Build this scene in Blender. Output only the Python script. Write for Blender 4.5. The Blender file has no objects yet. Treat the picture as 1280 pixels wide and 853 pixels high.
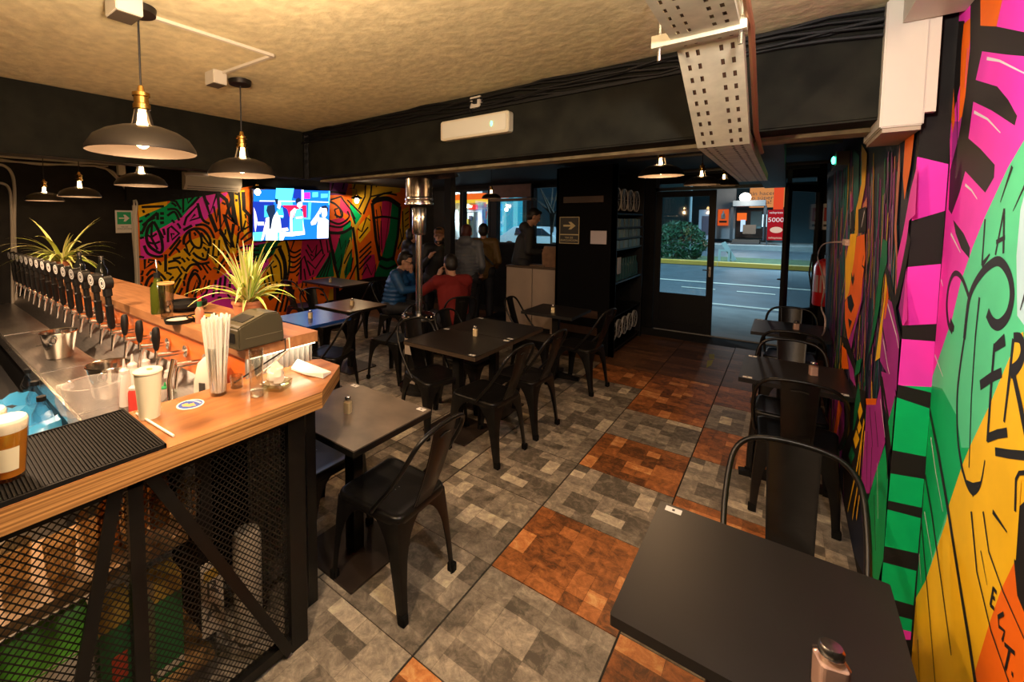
import bpy, bmesh, math, random
from mathutils import Vector, Matrix, noise
random.seed(7)
SC = bpy.context.scene
COL = SC.collection
# ------------------------------------------------------------------ camera
FPX, CX, CY, CAMZ = 548.5, 526.6, 310.5, 1.74
PITCH, YAW = math.radians(3.57), math.radians(39.78)
cam_d = bpy.data.cameras.new('camera'); cam = bpy.data.objects.new('camera', cam_d); COL.objects.link(cam)
cam_d.sensor_width = 36.0; cam_d.lens = FPX / 1280 * 36
cam_d.shift_x = (640 - CX) / 1280; cam_d.shift_y = -(426.5 - CY) / 1280
cam_d.clip_start = .02; cam_d.clip_end = 300
cam.location = (0, 0, CAMZ); cam.rotation_euler = (math.pi / 2 - PITCH, 0, YAW)
SC.camera = cam
# ------------------------------------------------------------------ world, exposure
SC.view_settings.view_transform = 'Standard'; SC.view_settings.look = 'None'
SC.view_settings.exposure = 0.55; SC.view_settings.gamma = 1.0
SC.view_settings.use_curve_mapping = False
SC.cycles.use_denoising = True
SC.cycles.max_bounces = 8; SC.cycles.transparent_max_bounces = 16
SC.cycles.sample_clamp_indirect = 4.0
W = bpy.data.worlds.new('night'); SC.world = W; W.use_nodes = True
W.node_tree.nodes['Background'].inputs[0].default_value = (.010, .028, .045, 1)
W.node_tree.nodes['Background'].inputs[1].default_value = 0.8
WARM = (1, .60, .30)
def lamp(name, kind, loc, power, color, size=.05, rot=None, spot=None):
    d = bpy.data.lights.new(name, kind); o = bpy.data.objects.new(name, d); COL.objects.link(o)
    o.location = loc; d.energy = power; d.color = color
    if kind == 'AREA': d.size = size
    else: d.shadow_soft_size = size
    if rot: o.rotation_euler = rot
    if spot: d.spot_size = spot; d.spot_blend = .6
    return o
# lamps of the room that hang outside the frame, and the street's lamps
lamp('lamp_entrance_aisle', 'POINT', (-.95, .35, 2.12), 58, (1, .70, .46), .06)
lamp('lamp_by_mural', 'POINT', (.02, .95, 2.3), 36, (1, .88, .80), .06)
lamp('lamp_bar_inner', 'SPOT', (-2.6, .1, 2.1), 105, (1, .66, .40), .06, None, math.radians(158))
lamp('lamp_bar_far', 'SPOT', (-4.6, .2, 2.1), 105, (1, .66, .40), .06, None, math.radians(158))
lamp('lamp_back_room', 'POINT', (-3.4, 3.0, 2.2), 4, (1, .66, .38), .06)
for nm, loc, pw, ang in (('lamp_street', (-2.5, 17, 8), 4200, 104), ('lamp_street_far', (1, 29, 8), 6500, 120), ('lamp_street_left', (-11, 18, 8), 4000, 104)):
    lamp(nm, 'SPOT', loc, pw, (.42, .76, 1), .3, None, math.radians(ang))
lamp('lamp_station', 'POINT', (-21, 26, 4.0), 7000, (.75, .92, 1), .4)

# ------------------------------------------------------------------ measuring: photo pixel -> point on a plane of the place
_F0 = Vector((-math.sin(YAW), math.cos(YAW), 0)); _RT = Vector((math.cos(YAW), math.sin(YAW), 0))
_FW = _F0 * math.cos(PITCH) + Vector((0, 0, -math.sin(PITCH))); _UP = _RT.cross(_FW)
_C = Vector((0, 0, CAMZ))
def ray(u, v): return _RT * ((u - CX) / FPX) - _UP * ((v - CY) / FPX) + _FW
def on(axis, u, v, k):
    d = ray(u, v); i = 'xyz'.index(axis); return _C + d * ((k - _C[i]) / d[i])
def at(u, v, depth): return _C + ray(u, v) * depth

ORD = ('first', 'second', 'third', 'fourth', 'fifth', 'sixth', 'seventh', 'eighth', 'ninth', 'tenth')
# ------------------------------------------------------------------ materials
MATS = {}
def mat(name, c, rough=.5, metal=0, var=0, scale=8, bump=0, emit=None, estr=0, trans=0, alpha=1, ior=1.45, coat=0, spec=None, detail=4, c2=None, stretch=None):
    if name in MATS: return MATS[name]
    m = bpy.data.materials.new(name); m.use_nodes = True; nt = m.node_tree; b = nt.nodes['Principled BSDF']
    c = tuple(c)[:3] + (1,)
    b.inputs['Base Color'].default_value = c; b.inputs['Roughness'].default_value = rough; b.inputs['Metallic'].default_value = metal
    b.inputs['IOR'].default_value = ior
    if spec is not None: b.inputs['Specular IOR Level'].default_value = spec
    if trans: b.inputs['Transmission Weight'].default_value = trans
    if alpha < 1: b.inputs['Alpha'].default_value = alpha
    if coat: b.inputs['Coat Weight'].default_value = coat; b.inputs['Coat Roughness'].default_value = .15
    if emit: b.inputs['Emission Color'].default_value = tuple(emit) + (1,); b.inputs['Emission Strength'].default_value = estr
    if var or bump or c2:
        tc = nt.nodes.new('ShaderNodeTexCoord'); n = nt.nodes.new('ShaderNodeTexNoise'); n.inputs['Scale'].default_value = scale; n.inputs['Detail'].default_value = detail
        mp = nt.nodes.new('ShaderNodeMapping'); nt.links.new(tc.outputs['Object'], mp.inputs[0]); nt.links.new(mp.outputs[0], n.inputs['Vector'])
        if stretch: mp.inputs['Scale'].default_value = stretch
        if var or c2:
            r = nt.nodes.new('ShaderNodeValToRGB'); r.color_ramp.elements[0].position = .3; r.color_ramp.elements[1].position = .7
            if c2: r.color_ramp.elements[0].color = tuple(c2)[:3] + (1,); r.color_ramp.elements[1].color = c
            else:
                r.color_ramp.elements[0].color = tuple(x * (1 - var) for x in c[:3]) + (1,); r.color_ramp.elements[1].color = tuple(min(1, x * (1 + var)) for x in c[:3]) + (1,)
            nt.links.new(n.outputs['Fac'], r.inputs[0]); nt.links.new(r.outputs[0], b.inputs['Base Color'])
        if bump:
            bp = nt.nodes.new('ShaderNodeBump'); bp.inputs['Strength'].default_value = bump; bp.inputs['Distance'].default_value = .01
            nt.links.new(n.outputs['Fac'], bp.inputs['Height']); nt.links.new(bp.outputs[0], b.inputs['Normal'])
    MATS[name] = m; return m
def emis(name, c=(1, 1, 1), s=1):
    if name in MATS: return MATS[name]
    m = bpy.data.materials.new(name); m.use_nodes = True; nt = m.node_tree; nt.nodes.remove(nt.nodes['Principled BSDF'])
    e = nt.nodes.new('ShaderNodeEmission'); e.inputs[0].default_value = tuple(c) + (1,); e.inputs[1].default_value = s
    nt.links.new(e.outputs[0], nt.nodes['Material Output'].inputs[0]); MATS[name] = m; return m
def thin_glass(name, tint=(1, 1, 1), gloss=.08):
    if name in MATS: return MATS[name]
    m = bpy.data.materials.new(name); m.use_nodes = True; nt = m.node_tree; nt.nodes.remove(nt.nodes['Principled BSDF'])
    t = nt.nodes.new('ShaderNodeBsdfTransparent'); t.inputs[0].default_value = tuple(tint) + (1,)
    g = nt.nodes.new('ShaderNodeBsdfGlossy'); g.inputs['Roughness'].default_value = .03
    f = nt.nodes.new('ShaderNodeLayerWeight'); f.inputs[0].default_value = .35
    mr = nt.nodes.new('ShaderNodeMapRange'); mr.inputs['To Min'].default_value = gloss; mr.inputs['To Max'].default_value = .6
    mx = nt.nodes.new('ShaderNodeMixShader'); L = nt.links
    L.new(f.outputs['Facing'], mr.inputs['Value']); L.new(mr.outputs[0], mx.inputs[0]); L.new(t.outputs[0], mx.inputs[1]); L.new(g.outputs[0], mx.inputs[2])
    L.new(mx.outputs[0], nt.nodes['Material Output'].inputs[0]); MATS[name] = m; return m
def paint(name, c, rough=.45):
    return mat(name, c, .62, var=.08, scale=5, spec=.22)

# ------------------------------------------------------------------ mesh builder
class MB:
    def __init__(s): s.v = []; s.f = []; s.m = []; s.mi = 0; s.mats = []
    def use(s, m):
        if m not in s.mats: s.mats.append(m)
        s.mi = s.mats.index(m); return s
    def add(s, vs, fs):
        o = len(s.v); s.v += [tuple(v) for v in vs]; s.f += [tuple(i + o for i in f) for f in fs]; s.m += [s.mi] * len(fs); return s
    def box(s, x0, x1, y0, y1, z0, z1, M=None):
        p = [Vector((x, y, z)) for x in (x0, x1) for y in (y0, y1) for z in (z0, z1)]
        if M: p = [M @ q for q in p]
        return s.add(p, [(0, 1, 3, 2), (4, 6, 7, 5), (0, 4, 5, 1), (2, 3, 7, 6), (0, 2, 6, 4), (1, 5, 7, 3)])
    def rbox(s, x0, x1, y0, y1, z0, z1, r=.01, n=3, M=None):
        c = []
        for (ax, ay, a0) in ((x1 - r, y1 - r, 0), (x0 + r, y1 - r, 90), (x0 + r, y0 + r, 180), (x1 - r, y0 + r, 270)):
            for k in range(n + 1):
                a = math.radians(a0 + 90 * k / n); c.append((ax + r * math.cos(a), ay + r * math.sin(a)))
        return s.prism(c, z0, z1, M)
    def prism(s, pts, z0, z1, M=None):
        n = len(pts); vs = [Vector((x, y, z0)) for x, y in pts] + [Vector((x, y, z1)) for x, y in pts]
        if M: vs = [M @ q for q in vs]
        return s.add(vs, [tuple(range(n - 1, -1, -1)), tuple(range(n, 2 * n))] + [(i, (i + 1) % n, n + (i + 1) % n, n + i) for i in range(n)])
    def loft(s, rings, cap=True, closed=True):
        n = len(rings[0]); vs = [p for r in rings for p in r]; fs = []
        for k in range(len(rings) - 1):
            for i in range(n if closed else n - 1):
                j = (i + 1) % n; fs.append((k * n + i, k * n + j, (k + 1) * n + j, (k + 1) * n + i))
        if cap and closed: fs += [tuple(range(n - 1, -1, -1)), tuple((len(rings) - 1) * n + i for i in range(n))]
        return s.add(vs, fs)
    def lathe(s, prof, n=20, c=(0, 0, 0), cap=False, M=None):
        rings = []
        for r, z in prof:
            rings.append([Vector((c[0] + r * math.cos(2 * math.pi * i / n), c[1] + r * math.sin(2 * math.pi * i / n), c[2] + z)) for i in range(n)])
        if M: rings = [[M @ p for p in r] for r in rings]
        return s.loft(rings, cap)
    def tube(s, pts, r, n=8, cap=True):
        pts = [Vector(p) for p in pts]; rs = r if isinstance(r, (list, tuple)) else [r] * len(pts); rings = []; ref = None
        for k, p in enumerate(pts):
            d = (pts[min(k + 1, len(pts) - 1)] - pts[max(k - 1, 0)])
            d = d.normalized() if d.length > 1e-9 else Vector((0, 0, 1))
            if ref is None: ref = Vector((0, 0, 1)) if abs(d.z) < .9 else Vector((1, 0, 0))
            a = (ref - d * ref.dot(d)).normalized(); b = d.cross(a); ref = a
            rings.append([p + (a * math.cos(2 * math.pi * i / n) + b * math.sin(2 * math.pi * i / n)) * rs[k] for i in range(n)])
        return s.loft(rings, cap)
    def bar(s, p0, p1, w, t, up=(0, 0, 1)):
        p0, p1 = Vector(p0), Vector(p1); d = (p1 - p0).normalized(); up = Vector(up); a = d.cross(up)
        if a.length < 1e-6: a = d.cross(Vector((1, 0, 0)))
        a.normalize(); b = a.cross(d)
        q = [p + a * (w / 2 * i) + b * (t / 2 * j) for p in (p0, p1) for i, j in ((-1, -1), (1, -1), (1, 1), (-1, 1))]
        return s.add(q, [(3, 2, 1, 0), (4, 5, 6, 7)] + [(i, (i + 1) % 4, 4 + (i + 1) % 4, 4 + i) for i in range(4)])
    def sphere(s, c, r, nu=12, nv=8, M=None):
        rr = r if isinstance(r, (tuple, list)) else (r, r, r); rings = []
        for k in range(nv + 1):
            t = math.pi * k / nv; st = max(math.sin(t), .02)
            rings.append([Vector((c[0] + rr[0] * st * math.cos(2 * math.pi * i / nu), c[1] + rr[1] * st * math.sin(2 * math.pi * i / nu), c[2] - rr[2] * math.cos(t))) for i in range(nu)])
        if M: rings = [[M @ p for p in r] for r in rings]
        return s.loft(rings)
    def poly(s, pts): return s.add(pts, [tuple(range(len(pts)))])
    def build(s, name, m=None, parent=None, smooth=False, bevel=0, loc=None, sharp=35):
        me = bpy.data.meshes.new(name); me.from_pydata(s.v, [], s.f)
        if s.mats:
            for x in s.mats: me.materials.append(x)
            me.polygons.foreach_set('material_index', s.m)
        elif m: me.materials.append(m)
        bm = bmesh.new(); bm.from_mesh(me); bmesh.ops.recalc_face_normals(bm, faces=bm.faces)
        if bevel: bmesh.ops.bevel(bm, geom=[e for e in bm.edges if len(e.link_faces) == 2 and e.calc_face_angle(0) > .6], offset=bevel, segments=2, affect='EDGES', clamp_overlap=True)
        bm.to_mesh(me); bm.free()
        if smooth:
            me.polygons.foreach_set('use_smooth', [True] * len(me.polygons))
            me.set_sharp_from_angle(angle=math.radians(sharp))
        me.update()
        o = bpy.data.objects.new(name, me); COL.objects.link(o)
        if parent: o.parent = parent
        if loc: o.location = loc
        return o
def tag(o, label=None, cat=None, group=None, kind=None):
    if label: o['label'] = label
    if cat: o['category'] = cat
    if group: o['group'] = group
    if kind: o['kind'] = kind
    return o
def thing(name, label, cat, loc=(0, 0, 0), rz=0, group=None):
    o = bpy.data.objects.new(name, None); COL.objects.link(o); o.empty_display_size = .1
    o.location = loc; o.rotation_euler = (0, 0, rz); return tag(o, label, cat, group)
def st(o, label): return tag(o, label, None, None, 'structure')
def children(o): return [c for c in bpy.data.objects if c.parent == o]
def dup(o, loc, rz, label, group=None, name=None):
    kids = KIDS.get(o.name)
    if kids is None: kids = KIDS[o.name] = [(c, children(c)) for c in children(o)]
    r = o.copy(); COL.objects.link(r); r.location = loc; r.rotation_euler = (0, 0, rz); tag(r, label, None, group)
    for c, gs in kids:
        d = c.copy(); COL.objects.link(d); d.parent = r
        for g in gs:
            e = g.copy(); COL.objects.link(e); e.parent = d
    return r
KIDS = {}
def circ(cx, cy, r, n=12, a0=0, a1=360): return [(cx + r * math.cos(math.radians(a0 + (a1 - a0) * i / n)), cy + r * math.sin(math.radians(a0 + (a1 - a0) * i / n))) for i in range(n + (a1 - a0 < 360))]
def text(name, body, loc, size, m, parent=None, rot=(math.pi / 2, 0, 0), ext=.0005, align='CENTER', sx=1):
    c = bpy.data.curves.new(name, 'FONT'); c.body = body; c.size = size; c.extrude = ext; c.align_x = align; c.align_y = 'CENTER'; c.resolution_u = 3
    c.materials.append(m); t_ = bpy.data.objects.new('tmp', c); COL.objects.link(t_)
    me = bpy.data.meshes.new_from_object(t_.evaluated_get(bpy.context.evaluated_depsgraph_get())); bpy.data.objects.remove(t_); me.name = name
    o = bpy.data.objects.new(name, me); COL.objects.link(o); o.location = loc; o.rotation_euler = rot; o.scale = (sx, 1, 1); o['kind'] = 'stuff'
    if parent: o.parent = parent
    return o

# painting on a plane: axis/const give the plane, pixels give the shapes, sgn the side paint stands proud to
class Paint:
    def __init__(s, axis, k, sgn): s.axis, s.k, s.sgn, s.n, s.mb = axis, k, sgn, 0, MB()
    def P(s, u, v, off=None):
        p = on(s.axis, u, v, s.k); i = 'xyz'.index(s.axis); p[i] = s.k + s.sgn * (.0004 + s.n * .00002 if off is None else off); return p
    def fill(s, m, px):
        s.n += 1; s.mb.use(m); s.mb.poly([s.P(u, v) for u, v in px]); return s
    def line(s, m, px, w, w1=None, curve=False):
        s.n += 1; s.mb.use(m)
        if curve and len(px) > 2: px = spline(px)
        p = [s.P(u, v) for u, v in px]; n = Vector((0, 0, 0)); n['xyz'.index(s.axis)] = 1; L = []; R = []
        for k, q in enumerate(p):
            d = p[min(k + 1, len(p) - 1)] - p[max(k - 1, 0)]; d = d.normalized() if d.length > 1e-9 else Vector((0, 0, 1))
            t = n.cross(d).normalized(); ww = w if w1 is None else w + (w1 - w) * k / (len(p) - 1)
            L.append(q + t * ww / 2); R.append(q - t * ww / 2)
        k = len(p); s.mb.add(L + R, [(i, i + 1, k + i + 1, k + i) for i in range(k - 1)]); return s
def spline(p, n=5):
    out = []; P_ = [p[0]] + list(p) + [p[-1]]
    for i in range(1, len(P_) - 2):
        a, b, c, d = P_[i - 1], P_[i], P_[i + 1], P_[i + 2]
        for k in range(n):
            t = k / n; out.append(tuple(.5 * (2 * b[j] + (c[j] - a[j]) * t + (2 * a[j] - 5 * b[j] + 4 * c[j] - d[j]) * t * t + (3 * b[j] - a[j] - 3 * c[j] + d[j]) * t ** 3) for j in (0, 1)))
    out.append(tuple(p[-1])); return out
# ================================================================== STRUCTURE
XR, XN, YS = .336, .405, 2.26          # far and near planes of the right wall, and the step between them
XL, YF, ZC = -6.8, 7.83, 2.49          # left wall, facade, ceiling
BLACK = mat('wall_black', (.010, .009, .008), .75, spec=.25, var=.35, scale=6, bump=.25, detail=6)
BEAMB = mat('beam_black', (.012, .012, .008), .8, spec=.2, var=.4, scale=9, bump=.35, detail=6)
CEILM = mat('ceiling_plaster', (.64, .56, .34), .8, var=.16, scale=20, bump=.55, detail=8)
CEILD = mat('ceiling_dark', (.012, .012, .013), .7)
WHITE = mat('white_plastic', (.62, .57, .47), .45)
FRAME = mat('frame_black', (.008, .008, .009), .5, spec=.3)
METALB = mat('black_metal', (.007, .0065, .006), .34, .1, spec=.4, var=.3, scale=20)
STEEL = mat('steel', (.55, .53, .50), .25, 1.0)
BRUSH = mat('brushed_steel', (.36, .34, .32), .34, 1.0, var=.15, scale=10, stretch=(1, 12, 1))
CHROME = mat('chrome', (.82, .80, .77), .22, 1.0)
GALV = mat('galvanised', (.60, .56, .42), .5, .2, var=.15, scale=15)
WOOD = mat('bar_wood', (.40, .165, .050), .32, c2=(.23, .085, .026), scale=5, stretch=(6, 1, 6), detail=8, coat=.25)
WOODT = mat('tap_wood', (.47, .22, .09), .4, c2=(.31, .13, .05), scale=4, stretch=(1.2, 9, 6), detail=8)
WOODO = mat('orange_wood', (.88, .21, .025), .38, c2=(.70, .14, .015), scale=4, stretch=(1, 5, 8), detail=6, coat=.2)
BLACKP = mat('black_plastic', (.007, .007, .007), .5, spec=.3)
RUBBER = mat('rubber', (.006, .0055, .005), .7, spec=.2)
GLASS = thin_glass('glass_clear', (.95, .96, .95), .05)
PANE = thin_glass('window_glass', (.90, .94, .95), .04)

def tile_mat(name, ramp):
    m = bpy.data.materials.new(name); m.use_nodes = True; nt = m.node_tree; b = nt.nodes['Principled BSDF']; L = nt.links
    a = nt.nodes.new('ShaderNodeAttribute'); a.attribute_name = 'tone'
    oi = nt.nodes.new('ShaderNodeObjectInfo')
    tc = nt.nodes.new('ShaderNodeTexCoord'); ad = nt.nodes.new('ShaderNodeVectorMath'); ad.operation = 'ADD'
    sc = nt.nodes.new('ShaderNodeVectorMath'); sc.operation = 'SCALE'; sc.inputs['Scale'].default_value = 5.0
    L.new(oi.outputs['Location'], sc.inputs[0]); L.new(tc.outputs['Object'], ad.inputs[0]); L.new(sc.outputs[0], ad.inputs[1])
    n = nt.nodes.new('ShaderNodeTexNoise'); n.inputs['Scale'].default_value = 17; n.inputs['Detail'].default_value = 10; n.inputs['Roughness'].default_value = .78; n.inputs['Distortion'].default_value = .5
    L.new(ad.outputs[0], n.inputs['Vector'])
    mx = nt.nodes.new('ShaderNodeMath'); mx.operation = 'MULTIPLY_ADD'; mx.inputs[1].default_value = 1.75; L.new(n.outputs['Fac'], mx.inputs[0]); L.new(a.outputs['Fac'], mx.inputs[2])
    sb = nt.nodes.new('ShaderNodeMath'); sb.operation = 'SUBTRACT'; sb.inputs[1].default_value = .86; L.new(mx.outputs[0], sb.inputs[0])
    r = nt.nodes.new('ShaderNodeValToRGB'); el = r.color_ramp.elements
    while len(el) < len(ramp): el.new(.5)
    for e, (p, c) in zip(el, ramp): e.position = p; e.color = c + (1,)
    L.new(sb.outputs[0], r.inputs[0]); L.new(r.outputs[0], b.inputs['Base Color'])
    rr = nt.nodes.new('ShaderNodeMapRange'); rr.inputs['To Min'].default_value = .32; rr.inputs['To Max'].default_value = .55; L.new(n.outputs['Fac'], rr.inputs['Value']); L.new(rr.outputs[0], b.inputs['Roughness'])
    bp = nt.nodes.new('ShaderNodeBump'); bp.inputs['Strength'].default_value = .2; bp.inputs['Distance'].default_value = .004; L.new(n.outputs['Fac'], bp.inputs['Height']); L.new(bp.outputs[0], b.inputs['Normal'])
    return m
T_GREY = tile_mat('tile_grey', [(0, (0.112, 0.094, 0.073)), (.38, (0.315, 0.267, 0.207)), (.66, (0.568, 0.477, 0.356)), (1, (0.850, 0.812, 0.568))])
T_ORANGE = tile_mat('tile_orange', [(0, (0.109, 0.043, 0.016)), (.35, (0.390, 0.133, 0.037)), (.65, (0.655, 0.250, 0.078)), (1, (0.850, 0.530, 0.218))])
T_BROWN = tile_mat('tile_brown', [(0, (0.063, 0.029, 0.015)), (.5, (0.186, 0.081, 0.032)), (1, (0.371, 0.177, 0.081))])

floor_slab = MB().box(XL, .9, -1.3, YF + .12, -.15, -.006).build('floor', mat('grout', (.03, .026, .02), .8))
st(floor_slab, 'tiled bar floor of grey and orange stone-patterned tiles')
def pack(n, rnd, wide=False):
    g = [[0] * n for _ in range(n)]; out = []
    for j in range(n):
        for i in range(n):
            if g[j][i]: continue
            opts = [(2, 1), (1, 2), (2, 2), (2, 1), (1, 1), (1, 2)] if not wide else [(3, 1), (2, 1), (3, 1), (4, 1)]
            rnd.shuffle(opts)
            for w, h in opts + [(1, 1)]:
                if i + w <= n and j + h <= n and all(not g[j + b][i + a] for a in range(w) for b in range(h)):
                    for a in range(w):
                        for b in range(h): g[j + b][i + a] = 1
                    out.append((i, j, w, h)); break
    return out
def tile_mesh(nm, m, seed, sx=.606, sy=.605, wide=False):
    rnd = random.Random(seed); gap = .0025; vs = []; fs = []; tones = []; n = 7
    hx, hy = sx / 2 - gap, sy / 2 - gap
    for (i, j, w, h) in pack(n, rnd, wide):
        x0 = -hx + 2 * hx * i / n; x1 = -hx + 2 * hx * (i + w) / n; y0 = -hy + 2 * hy * j / n; y1 = -hy + 2 * hy * (j + h) / n
        o = len(vs); e = .0009; vs += [(x0 + e, y0 + e, 0), (x1 - e, y0 + e, 0), (x1 - e, y1 - e, 0), (x0 + e, y1 - e, 0)]; fs.append((o, o + 1, o + 2, o + 3))
        tones.append(rnd.choice([.06, .16, .24, .30, .36, .44, .66]) if not wide else rnd.uniform(.1, .6))
    o = len(vs); vs += [(-hx, -hy, -.0008), (hx, -hy, -.0008), (hx, hy, -.0008), (-hx, hy, -.0008), (-hx, -hy, -.012), (hx, -hy, -.012), (hx, hy, -.012), (-hx, hy, -.012)]
    for q in ((0, 1, 2, 3), (4, 5, 1, 0), (5, 6, 2, 1), (6, 7, 3, 2), (7, 4, 0, 3)): fs.append(tuple(o + k for k in q)); tones.append(.12)
    me = bpy.data.meshes.new(nm); me.from_pydata(vs, [], fs); me.materials.append(m)
    at_ = me.attributes.new('tone', 'FLOAT', 'FACE'); at_.data.foreach_set('value', tones); return me
TM = {k: [tile_mesh('tile_' + k, m, s + 10 * q, wide=(k == 'brown')) for s in range(5)] for q, (k, m) in enumerate((('grey', T_GREY), ('orange', T_ORANGE), ('brown', T_BROWN)))}
GX, GY, TS, TSY = -1.084, 1.248, .608, .605
ORANGE = {(0, 0), (0, 2), (0, 4), (0, 6), (0, 7), (1, 1), (1, 3), (1, 5), (1, 7), (-1, 7)}
rt = random.Random(3)
for i in range(-9, 4):
    for j in range(-1, 11):
        cx, cy = GX + (i + .5) * TS, GY + (j - .5) * TSY + (.03 if i >= 1 else 0)
        if cx < XL - .3 or cx > .75 or cy > YF - .1: continue
        k = 'brown' if j >= 8 else ('orange' if (i, j) in ORANGE else 'grey')
        o = bpy.data.objects.new('floor_tile', rt.choice(TM[k])); COL.objects.link(o); o.parent = floor_slab
        o.location = (cx, cy, 0); o.rotation_euler = (0, 0, rt.choice((0, math.pi)) if k == 'brown' else rt.choice((0, math.pi / 2, math.pi, -math.pi / 2)))
mk = MB(); mk.use(mat('yellow_tape', (.42, .38, .06), .6))
for q in ([(886, 443), (893, 443), (893, 449), (887, 449)], [(884, 451), (892, 450), (889, 457), (883, 460)]): mk.prism([tuple(on('z', u, v, 0)[:2]) for u, v in q], .0003, .0012)
mk.build('yellow_floor_tape', None, floor_slab)

# ceiling, beams
st(MB().box(XL, .55, -1.2, 2.3, ZC, ZC + .12).build('ceiling', CEILM), 'rough cream plaster ceiling over the bar')
st(MB().box(XL, .9, 2.3, YF + .1, ZC, ZC + .12).build('ceiling_back', CEILD), 'dark ceiling over the rear seating')
YB0, YB1, ZB, XB = 2.25, 2.52, 2.10, -3.17
beam = MB().box(XB - .12, .26, YB0, YB1, ZB, ZC).build('ceiling_beam_cross', BEAMB, bevel=.008); st(beam, 'black painted beam crossing above the tables')
beam2 = MB().box(XB - .16, XB, -1.2, YB0, ZB, ZC).build('ceiling_beam_side', BEAMB, bevel=.008); st(beam2, 'black painted beam along the bar side')
led = MB()
led.use(mat('raw_ledge', (.25, .21, .12), .7, var=.4, scale=12)); led.box(XB, .24, YB1 - .10, YB1 + .03, ZB - .018, ZB - .001)
led.build('bare_ledge', None, beam)
# cables running along the top of the cross beam
cb = MB()
for k in range(7):
    pts = []; z0 = ZC - .02 - .011 * k; ph = k * 1.3
    for i in range(25):
        x = XB + .05 + (3.35) * i / 24; pts.append((x, YB0 - .012 - .006 * (k % 3), z0 + .012 * math.sin(i * .9 + ph) - .006 * math.cos(i * 2.3 + ph)))
    cb.tube(pts, .006 if k % 2 else .008, 6)
cb.box(XB, -.3, YB0 - .02, YB0, ZC - .105, ZC - .09)
o = cb.build('beam_cables', BLACKP); tag(o, 'black cables bundled along the top of the cross beam', 'cables')
cb = MB()
for k in range(3): cb.tube([(XB + .03 + .02 * k, YB0 - .01, ZC - .02 - (t / 12) * .38) if t % 2 else (XB + .035 + .02 * k, YB0 - .012, ZC - .02 - (t / 12) * .38) for t in range(13)], .008, 6)
tag(cb.build('drop_cables', BLACKP), 'black cables dropping down the corner of the two beams', 'cables')

# walls
YE_ = 5.86
st(MB().box(.80, .95, YE_, YF + .1, -.1, ZC).build('wall_recess', BLACK), 'black recess wall beside the street door')
wr = MB().box(XR, XR + .55, YS, YE_, -.1, ZC).build('wall_right', BLACK); st(wr, 'right wall painted with a colourful mural')
wn = MB().box(XN, XN + .25, -1.3, YS, -.1, ZC).build('wall_right_near', BLACK); st(wn, 'near right wall painted with bright lettering mural')
wl = MB().box(XL - .15, XL, -1.2, YF + .1, -.1, ZC).build('wall_left', BLACK); st(wl, 'left wall, black by the bar and muralled by the tables')
wb = MB().box(XL, XN + .2, -1.3, -1.2, -.1, ZC).build('wall_back', BLACK); st(wb, 'black wall behind the bar counter')
# facade at the street
fa = MB()
SZ, HZ = 1.27, 2.40
fa.box(XL, -3.20, YF, YF + .12, -.1, SZ).box(XL, -3.2, YF, YF + .12, HZ, ZC).box(XL, -6.14, YF, YF + .12, SZ, HZ)
fa.box(-3.2, -1.63, YF, YF + .12, -.1, ZC).box(-1.63, .9, YF, YF + .12, 2.32, ZC).box(.28, .9, YF, YF + .12, -.1, 2.32)
st(fa.build('wall_front', BLACK), 'black street front wall with windows and door')
# front windows
mul = [-6.14, -5.84, -5.45, -5.32, -4.72, -4.55, -3.84, -3.70, -3.20]
wi = 1
for x0, x1 in ((-5.84, -5.42), (-5.34, -4.72), (-4.52, -3.86), (-3.72, -3.20)):
    f = MB(); t = .05
    f.box(x0 - t, x0, YF - .03, YF + .13, SZ, HZ).box(x1, x1 + t, YF - .03, YF + .13, SZ, HZ).box(x0, x1, YF - .03, YF + .13, SZ, SZ + .04).box(x0, x1, YF - .03, YF + .13, HZ - .04, HZ)
    fo = f.build('window_%d' % wi, FRAME); st(fo, ('black framed street window beside the mural', 'black framed street window facing the filling station', 'black framed street window under the brown panel', 'black framed street window right of the standing man')[wi - 1]); wi += 1
    MB().box(x0, x1, YF + .05, YF + .058, SZ + .04, HZ - .04).build('pane', PANE, fo)
fi = MB()
for a, b in ((-6.14, -5.89), (-4.67, -4.57), (-5.37, -5.39)): fi.box(min(a, b), max(a, b), YF - .02, YF + .12, SZ, HZ)
st(fi.build('trim_1', FRAME), 'black posts between the street windows')
# dark post standing in the room in front of the windows
pp = on('z', 563, 400, 0); px_ = at(562, 330, 6.2)
st(MB().box(px_.x - .055, px_.x + .055, px_.y - .055, px_.y + .055, 0, ZC).build('column', FRAME), 'slim dark square column by the window tables')
# brown panel above window
x0, x1 = on('y', 612, 240, 7.6).x, on('y', 664, 240, 7.6).x
o = MB().box(x0, x1, 7.58, 7.61, on('y', 640, 247, 7.6).z, on('y', 640, 231, 7.6).z).build('window_shade_panel', mat('brown_panel', (.20, .10, .06), .5, var=.15)); tag(o, 'brown translucent panel hanging at the top of the street window', 'panel')
tag(MB().box(x0, x1, 7.60, 7.84, on('y', 640, 251, 7.6).z, on('y', 640, 248, 7.6).z).build('wooden_batten', mat('batten', (.25, .15, .08), .6)), 'thin wooden batten under the brown window panel', 'batten')

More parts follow.
